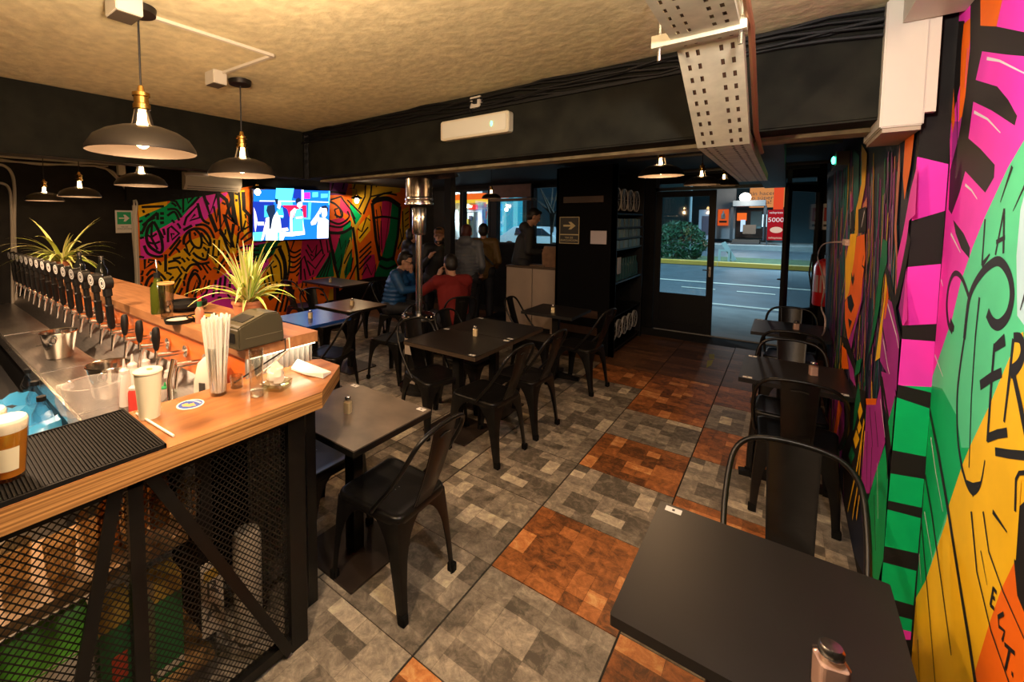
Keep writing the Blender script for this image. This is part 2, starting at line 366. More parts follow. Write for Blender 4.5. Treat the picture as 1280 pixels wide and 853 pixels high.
# street door (left leaf closed, right leaf folded open)
def leaf(name, label, hinge, width, ang, flip=1):
    H = 2.20; r = thing(name, None, None, hinge, ang); st(r, label)
    f = MB(); w = width; t = .045
    f.box(0, .085, 0, t, .01, H).box(w - .085, w, 0, t, .01, H).box(.085, w - .085, 0, t, H - .09, H).box(.085, w - .085, 0, t, .50, .60).box(.085, w - .085, 0, t, .01, .14)
    f.build('door_frame', FRAME, r, bevel=.004)
    MB().box(.085, w - .085, .012, .032, .14, .50).build('door_panel', FRAME, r)
    MB().box(.085, w - .085, .018, .026, .60, H - .09).build('door_pane', PANE, r)
    h = MB().tube([(w - .045, -.05, 1.0), (w - .13, -.05, 1.0)], .009).tube([(w - .045, 0, 1.0), (w - .045, -.05, 1.0)], .009).box(w - .06, w - .03, -.006, 0, .9, 1.05)
    h.build('door_handle', STEEL, r); return r
leaf('door_1', 'closed black glazed street door leaf', (-1.62, YF - .02, 0), .80, 0)
d2 = leaf('door_2', 'open black glazed street door leaf folded against the right wall side', (.31, YF - .03, 0), .80, math.radians(180 + 64))
tr = MB().box(-1.63, .30, YF - .03, YF + .05, 2.21, 2.26).box(-1.63, .30, YF - .03, YF + .05, 2.44, 2.48).box(-1.63, -1.58, YF - .03, YF + .05, 2.2, 2.46).box(-.02, .03, YF - .03, YF + .05, 2.2, 2.46)
st(tr.build('trim_2', mat('steel_trim', (.05, .06, .065), .35, .4)), 'steel transom frame over the street door')
st(MB().box(-1.6, .26, YF - .02, YF + .25, -.14, .012).build('trim_3', mat('sill_stone', (.30, .29, .27), .6)), 'pale door sill at the street')

# hood / boxing on the right wall at the beam's end
hd = MB().box(.232, .335, 2.20, 2.62, 2.06, ZC).build('vertical_duct', WHITE, bevel=.004); tag(hd, 'cream boxed duct dropping from the ceiling at the beam end', 'duct')
MB().box(.335, .36, 2.205, 2.235, 2.10, 2.42).build('side_cover', WHITE, hd)
MB().box(.24, .33, 2.21, 2.6, 2.045, 2.06).build('bottom_flap', mat('duct_bottom', (.40, .33, .24), .6), hd)
du = MB(); du.box(.27, .405, 1.75, 2.19, 2.40, ZC - .001); du.loft([[Vector((.29, 2.15, 2.43)), Vector((.40, 2.15, 2.40)), Vector((.40, 2.15, ZC - .002)), Vector((.29, 2.15, ZC - .002))], [Vector((.36, 1.2, 2.43)), Vector((.40, 1.2, 2.40)), Vector((.40, 1.2, ZC - .002)), Vector((.36, 1.2, ZC - .002))]])
tag(du.build('ceiling_trunking', WHITE), 'cream trunking along the ceiling over the lettering mural', 'trunking')

# perforated cable tray
TX0, TX1 = -.306, -.128
tray = thing('cable_tray', 'grey perforated metal cable tray sloping under the cross beam', 'cable tray', ((TX0 + TX1) / 2, 1.7, 2.31))
def tray_part(name, pts, parent):
    hw = (TX1 - TX0) / 2; mb = MB()
    for (y0, z0), (y1, z1) in zip(pts, pts[1:]):
        d = Vector((0, y1 - y0, z1 - z0)); L = d.length; d.normalize(); nrm = Vector((1, 0, 0)).cross(d)
        nrow = max(1, int(L / .06)); cols = [-hw, -hw + .022, -hw + .032, -hw + .052, -hw + .062, hw - .062, hw - .052, hw - .032, hw - .022, hw]
        org = Vector((0, y0, z0))
        for r in range(nrow):
            a, b = L * r / nrow, L * (r + 1) / nrow; h0, h1 = a + (b - a) * .3, a + (b - a) * .7
            for c in range(len(cols) - 1):
                segs = [(a, b)] if c % 2 == 0 else [(a, h0), (h1, b)]
                for s0, s1 in segs:
                    mb.add([org + Vector((cols[c], 0, 0)) + d * s0, org + Vector((cols[c + 1], 0, 0)) + d * s0, org + Vector((cols[c + 1], 0, 0)) + d * s1, org + Vector((cols[c], 0, 0)) + d * s1], [(0, 1, 2, 3)])
        for sx in (-hw, hw):
            p = [org + Vector((sx, 0, 0)), org + Vector((sx, 0, 0)) + d * L]
            q = [x + nrm * .055 for x in p]; mb.add(p + [q[1], q[0]], [(0, 1, 2, 3)])
    return mb.build(name, GALV, parent)
tray_part('tray_run', [(-1.2, 0), (0, 0)], tray); tray_part('tray_slope', [(0, 0), (.50, -.262)], tray); tray_part('tray_low_run', [(.50, -.262), (2.6, -.262)], tray)
cv = MB()
for k in range(5): cv.tube([(-.06 + .03 * k, -1.2, .012), (-.06 + .03 * k, 0, .012), (-.06 + .03 * k, .5, -.25), (-.06 + .03 * k, 2.5, -.25)], .009, 6)
cv.build('tray_cables', mat('cable_mix', (.10, .05, .03), .5), tray)
sb = MB().box(-.145, .105, -.10, -.06, -.012, .026)
sb.build('strut_bracket', GALV, tray)
for s in (-.125, .09): MB().tube([(s, -.08, -.05), (s, -.08, .175)], .006).build('threaded_rod', STEEL, tray)
# copper pipe beside the tray
tag(MB().tube([(TX1 + .02, .8, 2.34), (TX1 + .02, 1.7, 2.33), (TX1 + .02, 2.19, 2.09), (TX1 + .02, 2.7, 2.07)], .009, 8).build('copper_pipe', mat('copper', (.45, .20, .10), .4, .6), None, True), 'copper pipe running beside the perforated tray', 'pipe')

# emergency light on the cross beam
em = thing('emergency_light', 'white emergency light unit with a green lamp on the cross beam', 'emergency light', on('y', 597, 160, YB0))
p0, p1 = on('y', 555, 165, YB0), on('y', 639, 157, YB0); hw = (p1.x - p0.x) / 2
MB().rbox(-hw, hw, -.058, .058, -.055, 0, .014, 3, Matrix.Rotation(math.pi / 2, 4, 'X') @ Matrix.Translation((0, 0, .055))).build('housing', mat('yellowed_white', (.66, .60, .44), .4), em, bevel=.004)
MB().rbox(-hw * .93, hw * .93, -.046, .046, 0, .004, .01, 3, Matrix.Rotation(math.pi / 2, 4, 'X') @ Matrix.Translation((0, 0, .055))).build('diffuser', mat('diffuser', (.72, .70, .58), .25), em)
MB().sphere((hw * .55, -.060, -.002), (.004, .004, .014)).build('green_lamp', emis('green_led', (.05, 1, .45), 9), em)
tb = thing('junction_box', 'cream junction box with a plug above the emergency light', 'junction box', on('y', 597, 129, YB0))
MB().box(-.036, .036, -.03, 0, -.034, .034).build('box', WHITE, tb, bevel=.003)
MB().box(-.004, .016, -.05, -.03, -.012, .014).tube([(.002, -.045, -.01), (-.02, -.045, .0), (-.034, -.04, -.03), (-.03, -.02, -.06)], .004).build('plug', BLACKP, tb)

# ceiling trunking and boxes near the pendants
def cpt(u, v): return on('z', u, v, ZC)
tk = MB(); q = [cpt(180, 16), cpt(341, 68), cpt(278, 90)]
for a, b in zip(q, q[1:]): tk.bar(a - Vector((0, 0, .006)), b - Vector((0, 0, .006)), .016, .012)
tag(tk.build('wire_trunking', WHITE), 'thin cream wire trunking on the ceiling between two pendants', 'trunking')
for (u, v, lab, s) in ((155, 10, 'cream ceiling box beside the large near pendant', .05), (270, 99, 'cream ceiling box beside the farther counter pendant', .044)):
    c = on('z', u, v, ZC - .035)
    t_ = thing('ceiling_box', lab, 'junction box', c, math.radians(2), 'ceiling boxes'); MB().box(-s, s, -s * .8, s * .8, -.03, .035).build('box', WHITE, t_, bevel=.003)
    MB().box(-s * .9, s * .9, -s * .72, s * .72, -.033, -.03).build('cover', mat('box_under', (.08, .06, .04), .6), t_)
# ================================================================== MURALS (flat paint on the walls)
PK = paint('paint_pink', (.82, .04, .50)); PU = paint('paint_purple', (.36, .03, .30)); GR = paint('paint_green', (.0, .42, .13)); GL = paint('paint_mint', (.09, .62, .30))
YE = paint('paint_yellow', (.90, .52, .01)); OR = paint('paint_orange', (.85, .15, .005)); KB = paint('paint_black', (.013, .011, .011)); WH = paint('paint_white', (.72, .70, .74)); BL = paint('paint_ice', (.50, .74, .80))
YD = paint('paint_ochre', (.62, .36, .02)); TE = paint('paint_teal', (.008, .10, .09)); NV = paint('paint_navy', (.010, .018, .045)); VI = paint('paint_violet', (.17, .035, .19)); GD = paint('paint_dark_green', (.004, .16, .06)); CR = paint('paint_crimson', (.55, .02, .12)); SK = paint('paint_skin', (.50, .16, .10))
# ---- near right wall
n = Paint('x', XN, -1)
n.fill(PK, [(1184, -40), (1320, -40), (1320, 900), (1100, 900), (1146, 712), (1188, 202)])
n.fill(GL, [(1320, 100), (1280, 176), (1260, 210), (1232, 270), (1217, 307), (1202, 350), (1190, 400), (1162, 482), (1140, 560), (1100, 900), (1320, 900)])
n.fill(GR, [(1162, 482), (1178, 486), (1196, 520), (1202, 560), (1214, 560), (1186, 633), (1157, 727), (1120, 800), (1100, 900), (1140, 600)])
n.fill(BL, [(1292, 200), (1276, 262), (1271, 320), (1272, 395), (1290, 420), (1320, 420), (1320, 200)])
n.fill(YE, [(1320, 395), (1275, 430), (1263, 446), (1235, 512), (1212, 560), (1203, 582), (1186, 633), (1183, 652), (1157, 727), (1137, 762), (1090, 900), (1320, 900)])
n.fill(OR, [(1270, 700), (1252, 737), (1237, 780), (1220, 837), (1208, 900), (1320, 900), (1320, 600)])
n.fill(KB, [(1273, 635), (1270, 670), (1268, 702), (1272, 745), (1283, 772), (1320, 800), (1320, 590)])
n.fill(OR, [(1226, -40), (1262, -40), (1246, 33), (1226, 32)])
n.fill(KB, [(1152, 30), (1206, 26), (1202, 100), (1188, 160), (1148, 160)])
n.fill(OR, [(1215, 21), (1205, 30), (1202, 62), (1199, 152), (1206, 140), (1212, 62)])
n.fill(OR, [(1192, 97), (1187, 120), (1191, 167), (1194, 150)]); n.fill(PU, [(1191, 167), (1194, 152), (1199, 152), (1206, 140), (1200, 185), (1194, 212), (1189, 212)])
n.line(KB, [(1196, 100), (1197, 150), (1197, 190)], .012, .003)
n.line(PK, [(1210, 60), (1207, 110)], .004)
n.fill(KB, [(1214, -40), (1226, -40), (1226, 32), (1246, 33), (1290, 42), (1290, 71), (1257, 68), (1228, 64), (1220, 100), (1247, 108), (1261, 125), (1272, 145), (1269, 157), (1240, 138), (1217, 127), (1211, 173), (1226, 186), (1244, 206), (1243, 222), (1232, 241), (1207, 214), (1200, 240), (1190, 268), (1186, 262), (1188, 213), (1199, 170), (1207, 120), (1213, 60)])
n.fill(KB, [(1192, 275), (1205, 292), (1213, 310), (1212, 323), (1202, 311), (1195, 292)])
for a in ([(1234, 73), (1250, 76), (1284, 93)], [(1218, 140), (1235, 149), (1251, 166)], [(1207, 231), (1215, 238), (1222, 249)], [(1189, 292), (1201, 316)], [(1177, 350), (1179, 358)], [(1169, 444), (1179, 471)], [(1164, 547), (1170, 590), (1179, 640)], [(1149, 690), (1152, 730)], [(1156, 640), (1166, 700)]):
    n.line(WH, a, .009, .003)
n.line(KB, [(1266, 208), (1258, 232), (1251, 253)], .013, .004); n.line(KB, [(1290, 214), (1278, 240), (1267, 264)], .012, .003)
n.line(KB, [(1300, 320), (1284, 360), (1276, 388)], .014, .004)
# LA
n.line(KB, [(1232, 274), (1228, 332)], .011); n.line(KB, [(1228, 332), (1238, 318)], .018, .006)
n.line(KB, [(1256, 261), (1245, 319)], .010); n.line(KB, [(1256, 261), (1255, 317)], .012); n.line(KB, [(1246, 303), (1257, 297)], .012)
# C with a curled top
n.line(KB, [(1191, 415), (1186, 404), (1184, 382), (1186, 360), (1191, 345), (1197, 342), (1204, 350), (1212, 372)], .019, .016, True)
n.line(KB, [(1188, 404), (1193, 412)], .035, .02)
n.line(KB, [(1206, 424), (1209, 395), (1213, 370), (1222, 350), (1236, 333), (1250, 327), (1262, 343), (1266, 368), (1261, 393), (1250, 406), (1241, 403), (1235, 391)], .022, .03, True)
n.line(KB, [(1206, 423), (1200, 465), (1197, 500), (1198, 550), (1204, 590)], .013, .016, True); n.line(KB, [(1225, 372), (1220, 420), (1215, 495), (1212, 585)], .012, .006)
n.line(KB, [(1202, 580), (1209, 605), (1217, 617), (1226, 607), (1232, 576)], .016, .006, True); n.fill(KB, [(1208, 600), (1217, 604), (1227, 602), (1217, 622)])
# E
n.line(KB, [(1257, 425), (1243, 436)], .03, .02); n.line(KB, [(1244, 430), (1240, 480), (1235, 553)], .014); n.line(KB, [(1226, 482), (1240, 472), (1253, 466)], .026, .024); n.line(KB, [(1235, 548), (1248, 543), (1260, 541)], .022)
# R
n.fill(YE, [(1266, 425), (1280, 415), (1283, 470), (1265, 462)])
n.line(KB, [(1268, 424), (1263, 470), (1256, 528)], .016, .01); n.line(KB, [(1268, 422), (1277, 424), (1280, 440), (1275, 456), (1264, 466)], .022, .03, True); n.line(KB, [(1268, 468), (1275, 500), (1284, 545)], .02, .022)
n.line(KB, [(1300, 420), (1292, 480), (1290, 540)], .02)
n.line(KB, [(1245, 565), (1262, 568), (1290, 571)], .02)
n.line(KB, [(1270, 640), (1271, 600), (1275, 592), (1300, 590)], .010)
for p, w in (([(1162, 510), (1174, 570), (1185, 633), (1202, 740), (1212, 800), (1224, 880)], .024), ([(1157, 595), (1165, 640), (1180, 747), (1190, 820)], .02), ([(1151, 640), (1160, 740), (1172, 880)], .016), ([(1144, 705), (1146, 772)], .008), ([(1148, 800), (1151, 880)], .008), ([(1215, 640), (1222, 715), (1240, 790), (1268, 870)], .012), ([(1230, 640), (1237, 690), (1255, 740), (1284, 805)], .010), ([(1242, 640), (1260, 666)], .012), ([(1227, 689), (1235, 732)], .006)):
    n.line(KB, p, w, w * .35 if len(p) < 6 else w)
n.line(YE, [(1277, 600), (1270, 700)], .010)
# EST. along the curve
for s_ in ([(1243, 735), (1239, 758)], [(1243, 736), (1247, 742)], [(1241, 746), (1245, 750)], [(1239, 757), (1244, 762)],
           [(1256, 768), (1249, 772), (1250, 784), (1257, 790), (1254, 802)], [(1257, 806), (1270, 818)], [(1264, 811), (1258, 838)], [(1266, 842), (1268, 846)]):
    n.line(KB, s_, .009)
o = n.mb.build('mural_lettering', None, wn); tag(o, None, None, None, 'stuff')
# ---- step face
s = Paint('y', YS, -1)
L = lambda v: 1146 - (v - 200) * .0838; Rr = lambda v: 1188.5 - (v - 200) * .0838
def band(m, v0l, v0r, v1l, v1r): s.fill(m, [(L(v0l), v0l), (Rr(v0r), v0r), (Rr(v1r), v1r), (L(v1l), v1l)])
band(PK, 196, 206, 800, 800)
band(KB, 276, 263, 334, 330); band(KB, 407, 405, 424, 427); band(GR, 482, 484, 780, 790); band(KB, 481, 491, 497, 511)
band(KB, 563, 571, 592, 599); band(KB, 626, 635, 637, 648); band(KB, 683, 692, 703, 714); band(KB, 745, 757, 764, 775)
tag(s.mb.build('mural_steps', None, wr), None, None, None, 'stuff')
# ---- far right wall with the long-haired face
f = Paint('x', XR, -1)
f.fill(NV, [(1147, 150), (1098, 760), (1066, 690), (1030, 470), (1035, 170)])
TL2, LV = paint('paint_teal_light', (.02, .20, .20)), paint('paint_lavender', (.26, .13, .32)); rr = random.Random(11); cols = [VI, TE, TL2, GD, VI, YD, TL2, SK, KB, PU, LV]
for k in range(240):
    u0 = rr.uniform(1042, 1124); v0 = rr.uniform(185, 330); v1 = v0 + rr.uniform(60, 220); du = rr.uniform(-6, 2) - (v1 - v0) * .03
    f.line(rr.choice(cols), [(u0, v0), (u0 + du * .3 + rr.uniform(-1.5, 1.5), (v0 + v1) / 2), (u0 + du, v1)], rr.uniform(.02, .07) * (1.2 if u0 < 1080 else .4), .008, True)
for k in range(90):
    u0 = rr.uniform(1038, 1104); v0 = rr.uniform(380, 520); v1 = v0 + rr.uniform(40, 140); du = rr.uniform(-12, 2)
    f.line(rr.choice([YD, KB, GD, YE, KB, VI, PU, KB, TE]), [(u0, v0), (u0 + du * .5, (v0 + v1) / 2), (u0 + du, v1)], rr.uniform(.02, .05) * (1 if u0 < 1070 else .35), .006, True)
F_ = lambda m, p: f.fill(m, p)
F_(OR, [(1135, 171), (1147, 164), (1142, 207), (1134, 250), (1132, 220)]); F_(YD, [(1079, 180), (1086, 192), (1084, 230), (1078, 262), (1074, 295), (1070, 295), (1072, 262), (1079, 230)])
F_(SK, [(1086, 246), (1081, 256), (1074, 290), (1077, 290), (1082, 268), (1086, 258)])
F_(TE, [(1068, 185), (1076, 195), (1075, 250), (1069, 270)])
F_(SK, [(1128, 178), (1124, 230), (1121, 290), (1126, 360), (1124, 280), (1128, 220)])
F_(PK, [(1151, 203), (1142, 238), (1132, 292), (1125, 322), (1124, 365), (1129, 345), (1136, 310), (1140, 276), (1148, 268)])
F_(KB, [(1142, 300), (1136, 335), (1127, 375), (1123, 385), (1126, 405), (1131, 425), (1127, 426), (1118, 385), (1111, 345), (1104, 325), (1107, 322), (1114, 340), (1122, 372), (1130, 335), (1139, 290)])
F_(PK, [(1137, 335), (1127, 386), (1132, 408), (1138, 400)]); F_(PU, [(1137, 335), (1127, 386), (1131, 404), (1133, 380)])
F_(PU, [(1111, 372), (1118, 378), (1128, 425), (1124, 490), (1119, 480), (1103, 452), (1107, 398)]); f.line(WH, [(1112, 378), (1124, 420), (1127, 436)], .012, .006); f.line(KB, [(1106, 410), (1112, 440)], .02, .006)
f.line(WH, [(1107, 425), (1113, 460), (1118, 480)], .012, .004)
F_(YE, [(1110, 342), (1108, 376), (1102, 414), (1097, 452), (1103, 448), (1107, 398), (1112, 357)]); F_(OR, [(1112, 356), (1114, 372), (1110, 398), (1108, 400)])
F_(GD, [(1106, 298), (1112, 302), (1112, 328), (1107, 345), (1101, 391), (1094, 425), (1088, 445), (1096, 390), (1103, 330)])
F_(YE, [(1065, 293), (1073, 292), (1070, 322), (1063, 368), (1058, 376), (1059, 325)])
F_(OR, [(1073, 296), (1083, 293), (1084, 322), (1081, 347), (1078, 380), (1068, 410), (1062, 428), (1058, 400), (1058, 378), (1063, 366), (1070, 322)])
F_(PU, [(1083, 338), (1080, 376), (1071, 412), (1066, 437), (1062, 427), (1069, 410), (1078, 378)])
F_(KB, [(1066, 340), (1068, 347), (1070, 341), (1070, 350), (1068, 358), (1066, 350)]); F_(KB, [(1061, 372), (1066, 368), (1070, 382), (1066, 392), (1062, 385)]); F_(KB, [(1062, 398), (1067, 402), (1064, 412)])
F_(KB, [(1063, 268), (1069, 262), (1071, 288), (1064, 293)]); F_(KB, [(1075, 262), (1085, 258), (1085, 290), (1075, 292)]); f.line(WH, [(1065, 266), (1065, 286)], .02, .01); f.line(WH, [(1083, 264), (1079, 284)], .018, .01)
f.line(KB, [(1082, 320), (1080, 332), (1083, 336)], .02, .01)
F_(KB, [(1052, 420), (1062, 424), (1072, 455), (1073, 480), (1066, 470), (1058, 436)]); F_(OR, [(1054, 432), (1060, 438), (1063, 462), (1054, 461)]); F_(PU, [(1061, 442), (1069, 462), (1072, 484), (1065, 474)])
F_(PU, [(1045, 500), (1057, 504), (1058, 530), (1054, 570), (1050, 594), (1046, 590), (1044, 545)]); F_(OR, [(1050, 500), (1055, 512), (1046, 548), (1043, 548)])
F_(KB, [(1060, 480), (1085, 490), (1079, 560), (1070, 640), (1058, 640), (1056, 560)])
for d in ((1078, 515, 3, 12), (1077, 535, 3, 9), (1073, 550, 4, 12), (1067, 570, 4, 12)):
    F_(YE if d[1] < 560 else GD, [(d[0], d[1] - d[3]), (d[0] + d[2], d[1]), (d[0] - 1, d[1] + d[3]), (d[0] - d[2], d[1])])
F_(GD, [(1076, 478), (1078, 500), (1071, 535), (1068, 540), (1071, 505)]); F_(GD, [(1073, 452), (1080, 448), (1077, 466), (1070, 472)])
for k, (a, b) in enumerate((((1083, 526), (1062, 640)), ((1080, 550), (1068, 650)), ((1084, 540), (1073, 650)))): f.line(YE, [a, ((a[0] + b[0]) / 2 + 2, (a[1] + b[1]) / 2), b], .03, .02)
F_(OR, [(1085, 499), (1099, 499), (1098, 507), (1086, 507)])
F_(PU, [(1086, 507), (1098, 507), (1104, 482), (1110, 554), (1090, 618), (1078, 618), (1084, 545)])
for a, b in (((1090, 510), (1094, 560)), ((1097, 515), (1101, 560)), ((1087, 540), (1086, 610)), ((1093, 560), (1091, 616))): f.line(KB, [a, b], .014, .010)
F_(PU, [(1105, 465), (1120, 470), (1124, 496), (1115, 532), (1109, 508)]); f.line(WH, [(1104, 500), (1110, 548)], .010, .005)
F_(GR, [(1110, 557), (1114, 600), (1108, 700), (1100, 735), (1085, 700), (1085, 640), (1096, 598)]); f.line(KB, [(1103, 470), (1110, 520), (1113, 562), (1113, 600)], .022, .016)
F_(KB, [(1118, 480), (1124, 498), (1118, 562), (1113, 570), (1112, 520), (1104, 470)]); F_(PU, [(1106, 468), (1118, 470), (1123, 494), (1116, 528)])
F_(GR, [(1123, 497), (1118, 560), (1114, 528)])
f.line(KB, [(1096, 620), (1098, 690)], .012); f.line(WH, [(1100, 580), (1101, 650)], .006)
tag(f.mb.build('mural_long_hair', None, wr), None, None, None, 'stuff')

# ---- left wall mural
m = Paint('x', XL, 1); BP = []
def A(mm, px): m.fill(mm, [(u, max(v, 257 - (u - 172) * .145 if u < 316 else 0)) for u, v in px])
def B(px, w=.035, curve=False):
    for (a, b), (c, d) in zip(px, px[1:]): BP.extend([(a + (c - a) * k / 6, b + (d - b) * k / 6) for k in range(7)])
    m.line(KB, px, w * .68, None, curve)
A(OR, [(172, 254), (214, 243), (262, 236), (316, 232), (316, 240), (412, 240), (412, 205), (512, 195), (513, 420), (172, 420)])
A(YE, [(172, 250), (209, 246), (209, 258), (174, 274)]); A(GR, [(174, 272), (208, 257), (214, 236), (260, 228), (246, 250), (228, 271), (210, 282), (193, 290), (175, 299)])
A(PK, [(175, 299), (193, 290), (228, 271), (246, 250), (253, 236), (285, 230), (270, 262), (258, 274), (236, 287), (216, 304), (200, 320), (176, 325)])
A(YE, [(180, 420), (180, 378), (192, 350), (195, 332), (212, 322), (228, 312), (240, 300), (262, 292), (266, 306), (262, 322), (246, 328), (232, 345), (216, 375), (208, 420)])
A(YE, [(262, 296), (272, 300), (283, 282), (300, 300), (294, 318), (276, 312), (272, 336), (262, 322)]); A(YE, [(292, 232), (306, 226), (310, 300), (300, 285), (294, 262)])
A(PK, [(228, 420), (229, 376), (246, 372), (262, 360), (276, 346), (292, 334), (312, 330), (322, 318), (300, 308), (318, 304), (332, 300), (336, 330), (318, 352), (300, 420)])
A(GD, [(322, 306), (352, 300), (345, 316), (332, 326), (320, 344), (330, 352), (318, 358), (312, 340), (318, 324), (312, 316)])
A(YE, [(348, 304), (360, 300), (366, 330), (352, 356), (336, 374), (322, 366), (330, 346)]); A(OR, [(360, 300), (378, 300), (374, 330), (366, 356), (350, 380), (346, 372), (366, 340)])
A(CR, [(378, 298), (412, 292), (414, 330), (398, 344), (372, 356)]); A(GD, [(414, 314), (418, 346), (394, 348)])
A(OR, [(412, 244), (428, 244), (424, 256), (414, 262)]); A(CR, [(426, 246), (437, 258), (440, 272), (424, 262)]); A(YD, [(440, 205), (512, 195), (500, 240), (462, 250), (440, 300)])
A(VI, [(412, 215), (440, 212), (432, 244), (412, 244)])
A(GR, [(437, 254), (452, 270), (444, 282), (438, 268)])
A(CR, [(410, 276), (428, 272), (438, 280), (436, 290), (412, 294)]); A(GR, [(430, 282), (439, 276), (438, 290), (428, 288)])
A(GD, [(411, 292), (440, 286), (440, 352), (424, 352)]); A(CR, [(411, 292), (426, 292), (418, 318), (412, 306)])
A(YD, [(438, 296), (441, 308), (430, 340), (432, 352), (424, 352), (428, 330), (432, 312)]); A(YD, [(418, 338), (424, 352), (417, 352)]); A(OR, [(446, 320), (446, 352), (430, 352), (440, 336)])
A(YE, [(448, 283), (462, 268), (463, 288), (450, 304), (447, 300)])
A(YD, [(444, 280), (448, 320), (450, 352), (444, 352), (443, 320)]); A(OR, [(450, 304), (464, 290), (467, 320), (466, 352), (449, 352)]); A(CR, [(456, 320), (468, 318), (472, 352), (452, 352)])
A(OR, [(466, 254), (478, 249), (474, 300), (478, 322), (472, 322)]); A(CR, [(478, 249), (492, 252), (488, 290), (478, 322), (474, 300)]); A(GD, [(490, 253), (500, 258), (498, 290), (492, 322), (477, 322), (486, 290)])
A(GD, [(476, 322), (492, 322), (500, 340), (494, 420), (466, 420), (468, 345)]); A(YD, [(503, 262), (511, 258), (512, 300), (498, 312), (496, 318)])
A(KB, [(440, 352), (468, 346), (512, 346), (513, 420), (376, 420), (398, 384)]); A(YD, [(412, 362), (424, 360), (422, 374), (410, 376)])
# black drawing: bold bands round the motifs
B([(177, 259), (205, 258)], .05); B([(178, 265), (181, 264)], .06); B([(178, 282), (186, 276), (194, 272)], .05, True); B([(178, 290), (184, 277), (192, 270), (197, 266)], .055); B([(197, 266), (197, 275)], .055); B([(200, 267), (205, 267)], .06); B([(200, 273), (205, 273)], .06); B([(200, 279), (205, 278)], .06); B([(177, 289), (177, 293)], .06)
B([(192, 277), (185, 285), (183, 297), (187, 308), (199, 316), (203, 312), (202, 300), (198, 288), (192, 277)], .06, True); B([(190, 278), (189, 297), (197, 312)], .045); B([(183, 293), (189, 297), (196, 292)], .045); B([(185, 303), (193, 305), (200, 302)], .045); B([(199, 289), (204, 298)], .05); B([(204, 286), (206, 294)], .05)
B([(180, 307), (185, 317), (196, 321), (204, 320)], .055, True); B([(181, 324), (181, 336), (189, 330), (195, 326), (186, 325), (186, 329)], .05); B([(207, 318), (207, 340)], .06)
B([(183, 345), (191, 337), (202, 344), (207, 350)], .05, True); B([(181, 360), (186, 348), (194, 344), (202, 352), (205, 362)], .06, True); B([(186, 362), (190, 354), (197, 358)], .05)
B([(210, 303), (210, 286), (214, 283), (224, 292), (215, 300), (214, 292), (218, 293)], .05); B([(209, 270), (218, 265), (224, 276)], .05, True); B([(209, 262), (220, 262), (227, 272)], .05, True); B([(212, 250), (220, 252), (226, 262)], .05); B([(214, 242), (224, 246)], .06)
B([(229, 242), (229, 266), (240, 256), (249, 246)], .05); B([(233, 240), (235, 254), (246, 242)], .05); B([(230, 282), (233, 272), (246, 258), (250, 272), (237, 276), (244, 268)], .05); B([(247, 254), (253, 274), (262, 280)], .06, True); B([(229, 288), (240, 282)], .06)
B([(211, 320), (222, 306), (226, 300)], .05); B([(212, 312), (225, 296)], .05); B([(210, 328), (220, 326), (226, 330)], .05, True); B([(210, 336), (222, 334), (227, 342), (216, 356), (212, 350), (217, 346)], .05); B([(216, 368), (226, 348)], .05); B([(216, 324), (226, 322)], .05); B([(222, 372), (228, 360)], .05); B([(218, 376), (222, 366)], .05)
# hop cone
B([(230, 306), (230, 298), (235, 290), (244, 286), (254, 288), (262, 298), (263, 308)], .06, True); B([(237, 290), (238, 300), (243, 308), (250, 310), (252, 302), (250, 293), (244, 287)], .055, True); B([(251, 291), (263, 308), (252, 302)], .05); B([(238, 300), (232, 306), (236, 318), (243, 308)], .05); B([(230, 311), (238, 320)], .05); B([(241, 316), (248, 322), (258, 324), (261, 310)], .055, True); B([(240, 324), (250, 330), (262, 328)], .055, True)
B([(244, 282), (254, 281), (262, 286), (268, 298)], .055, True); B([(232, 340), (238, 332), (246, 331), (252, 338)], .055, True); B([(236, 350), (242, 338), (248, 340)], .05, True); B([(230, 350), (233, 342)], .05); B([(252, 330), (260, 342)], .04); B([(257, 330), (264, 338)], .04); B([(233, 322), (237, 326)], .04)
B([(233, 372), (236, 352), (244, 342), (250, 352), (246, 362), (243, 372)], .06, True); B([(240, 368), (246, 350), (252, 368), (258, 350), (262, 362)], .05); B([(248, 376), (258, 366), (262, 350)], .05)
# lightning zigzags
for p in ([(252, 235), (262, 268), (272, 240), (276, 286), (290, 250)], [(270, 240), (283, 250), (292, 278), (290, 236)], [(286, 236), (290, 250), (296, 282), (280, 268), (292, 310), (274, 286), (271, 290), (262, 268)]): B(p, .09)
B([(275, 290), (288, 310), (292, 280)], .08); B([(256, 248), (261, 256)], .05); B([(267, 258), (271, 278), (273, 262)], .05); B([(284, 262), (288, 272)], .05)
B([(298, 236), (300, 258), (302, 288), (298, 292), (296, 310)], .06); B([(293, 242), (300, 244)], .05); B([(294, 250), (297, 251)], .06); B([(304, 240), (305, 262), (312, 270), (314, 290)], .1); B([(303, 290), (307, 276), (313, 282), (305, 287)], .05); B([(301, 300), (309, 292), (316, 288)], .05); B([(303, 304), (316, 296)], .05)
B([(268, 300), (266, 320), (272, 322)], .05); B([(274, 300), (273, 320), (280, 314)], .05); B([(279, 296), (286, 316), (276, 330), (272, 342)], .06); B([(283, 318), (286, 322)], .06)
for k in range(4): B([(296, 312 + 6 * k), (308, 308 + 6 * k), (324, 308 + 5 * k)], .045, True)
B([(296, 322), (304, 318), (316, 317), (318, 320), (308, 324), (298, 325), (296, 322)], .05, True)
for k in range(6): B([(266 + 7 * k, 372 - 4 * k), (270 + 6 * k, 350 - 3 * k)], .06)
B([(300, 345), (312, 332), (326, 326)], .06, True); B([(296, 355), (312, 345)], .06); B([(318, 330), (340, 312), (352, 308)], .06, True); B([(324, 345), (342, 326)], .05)
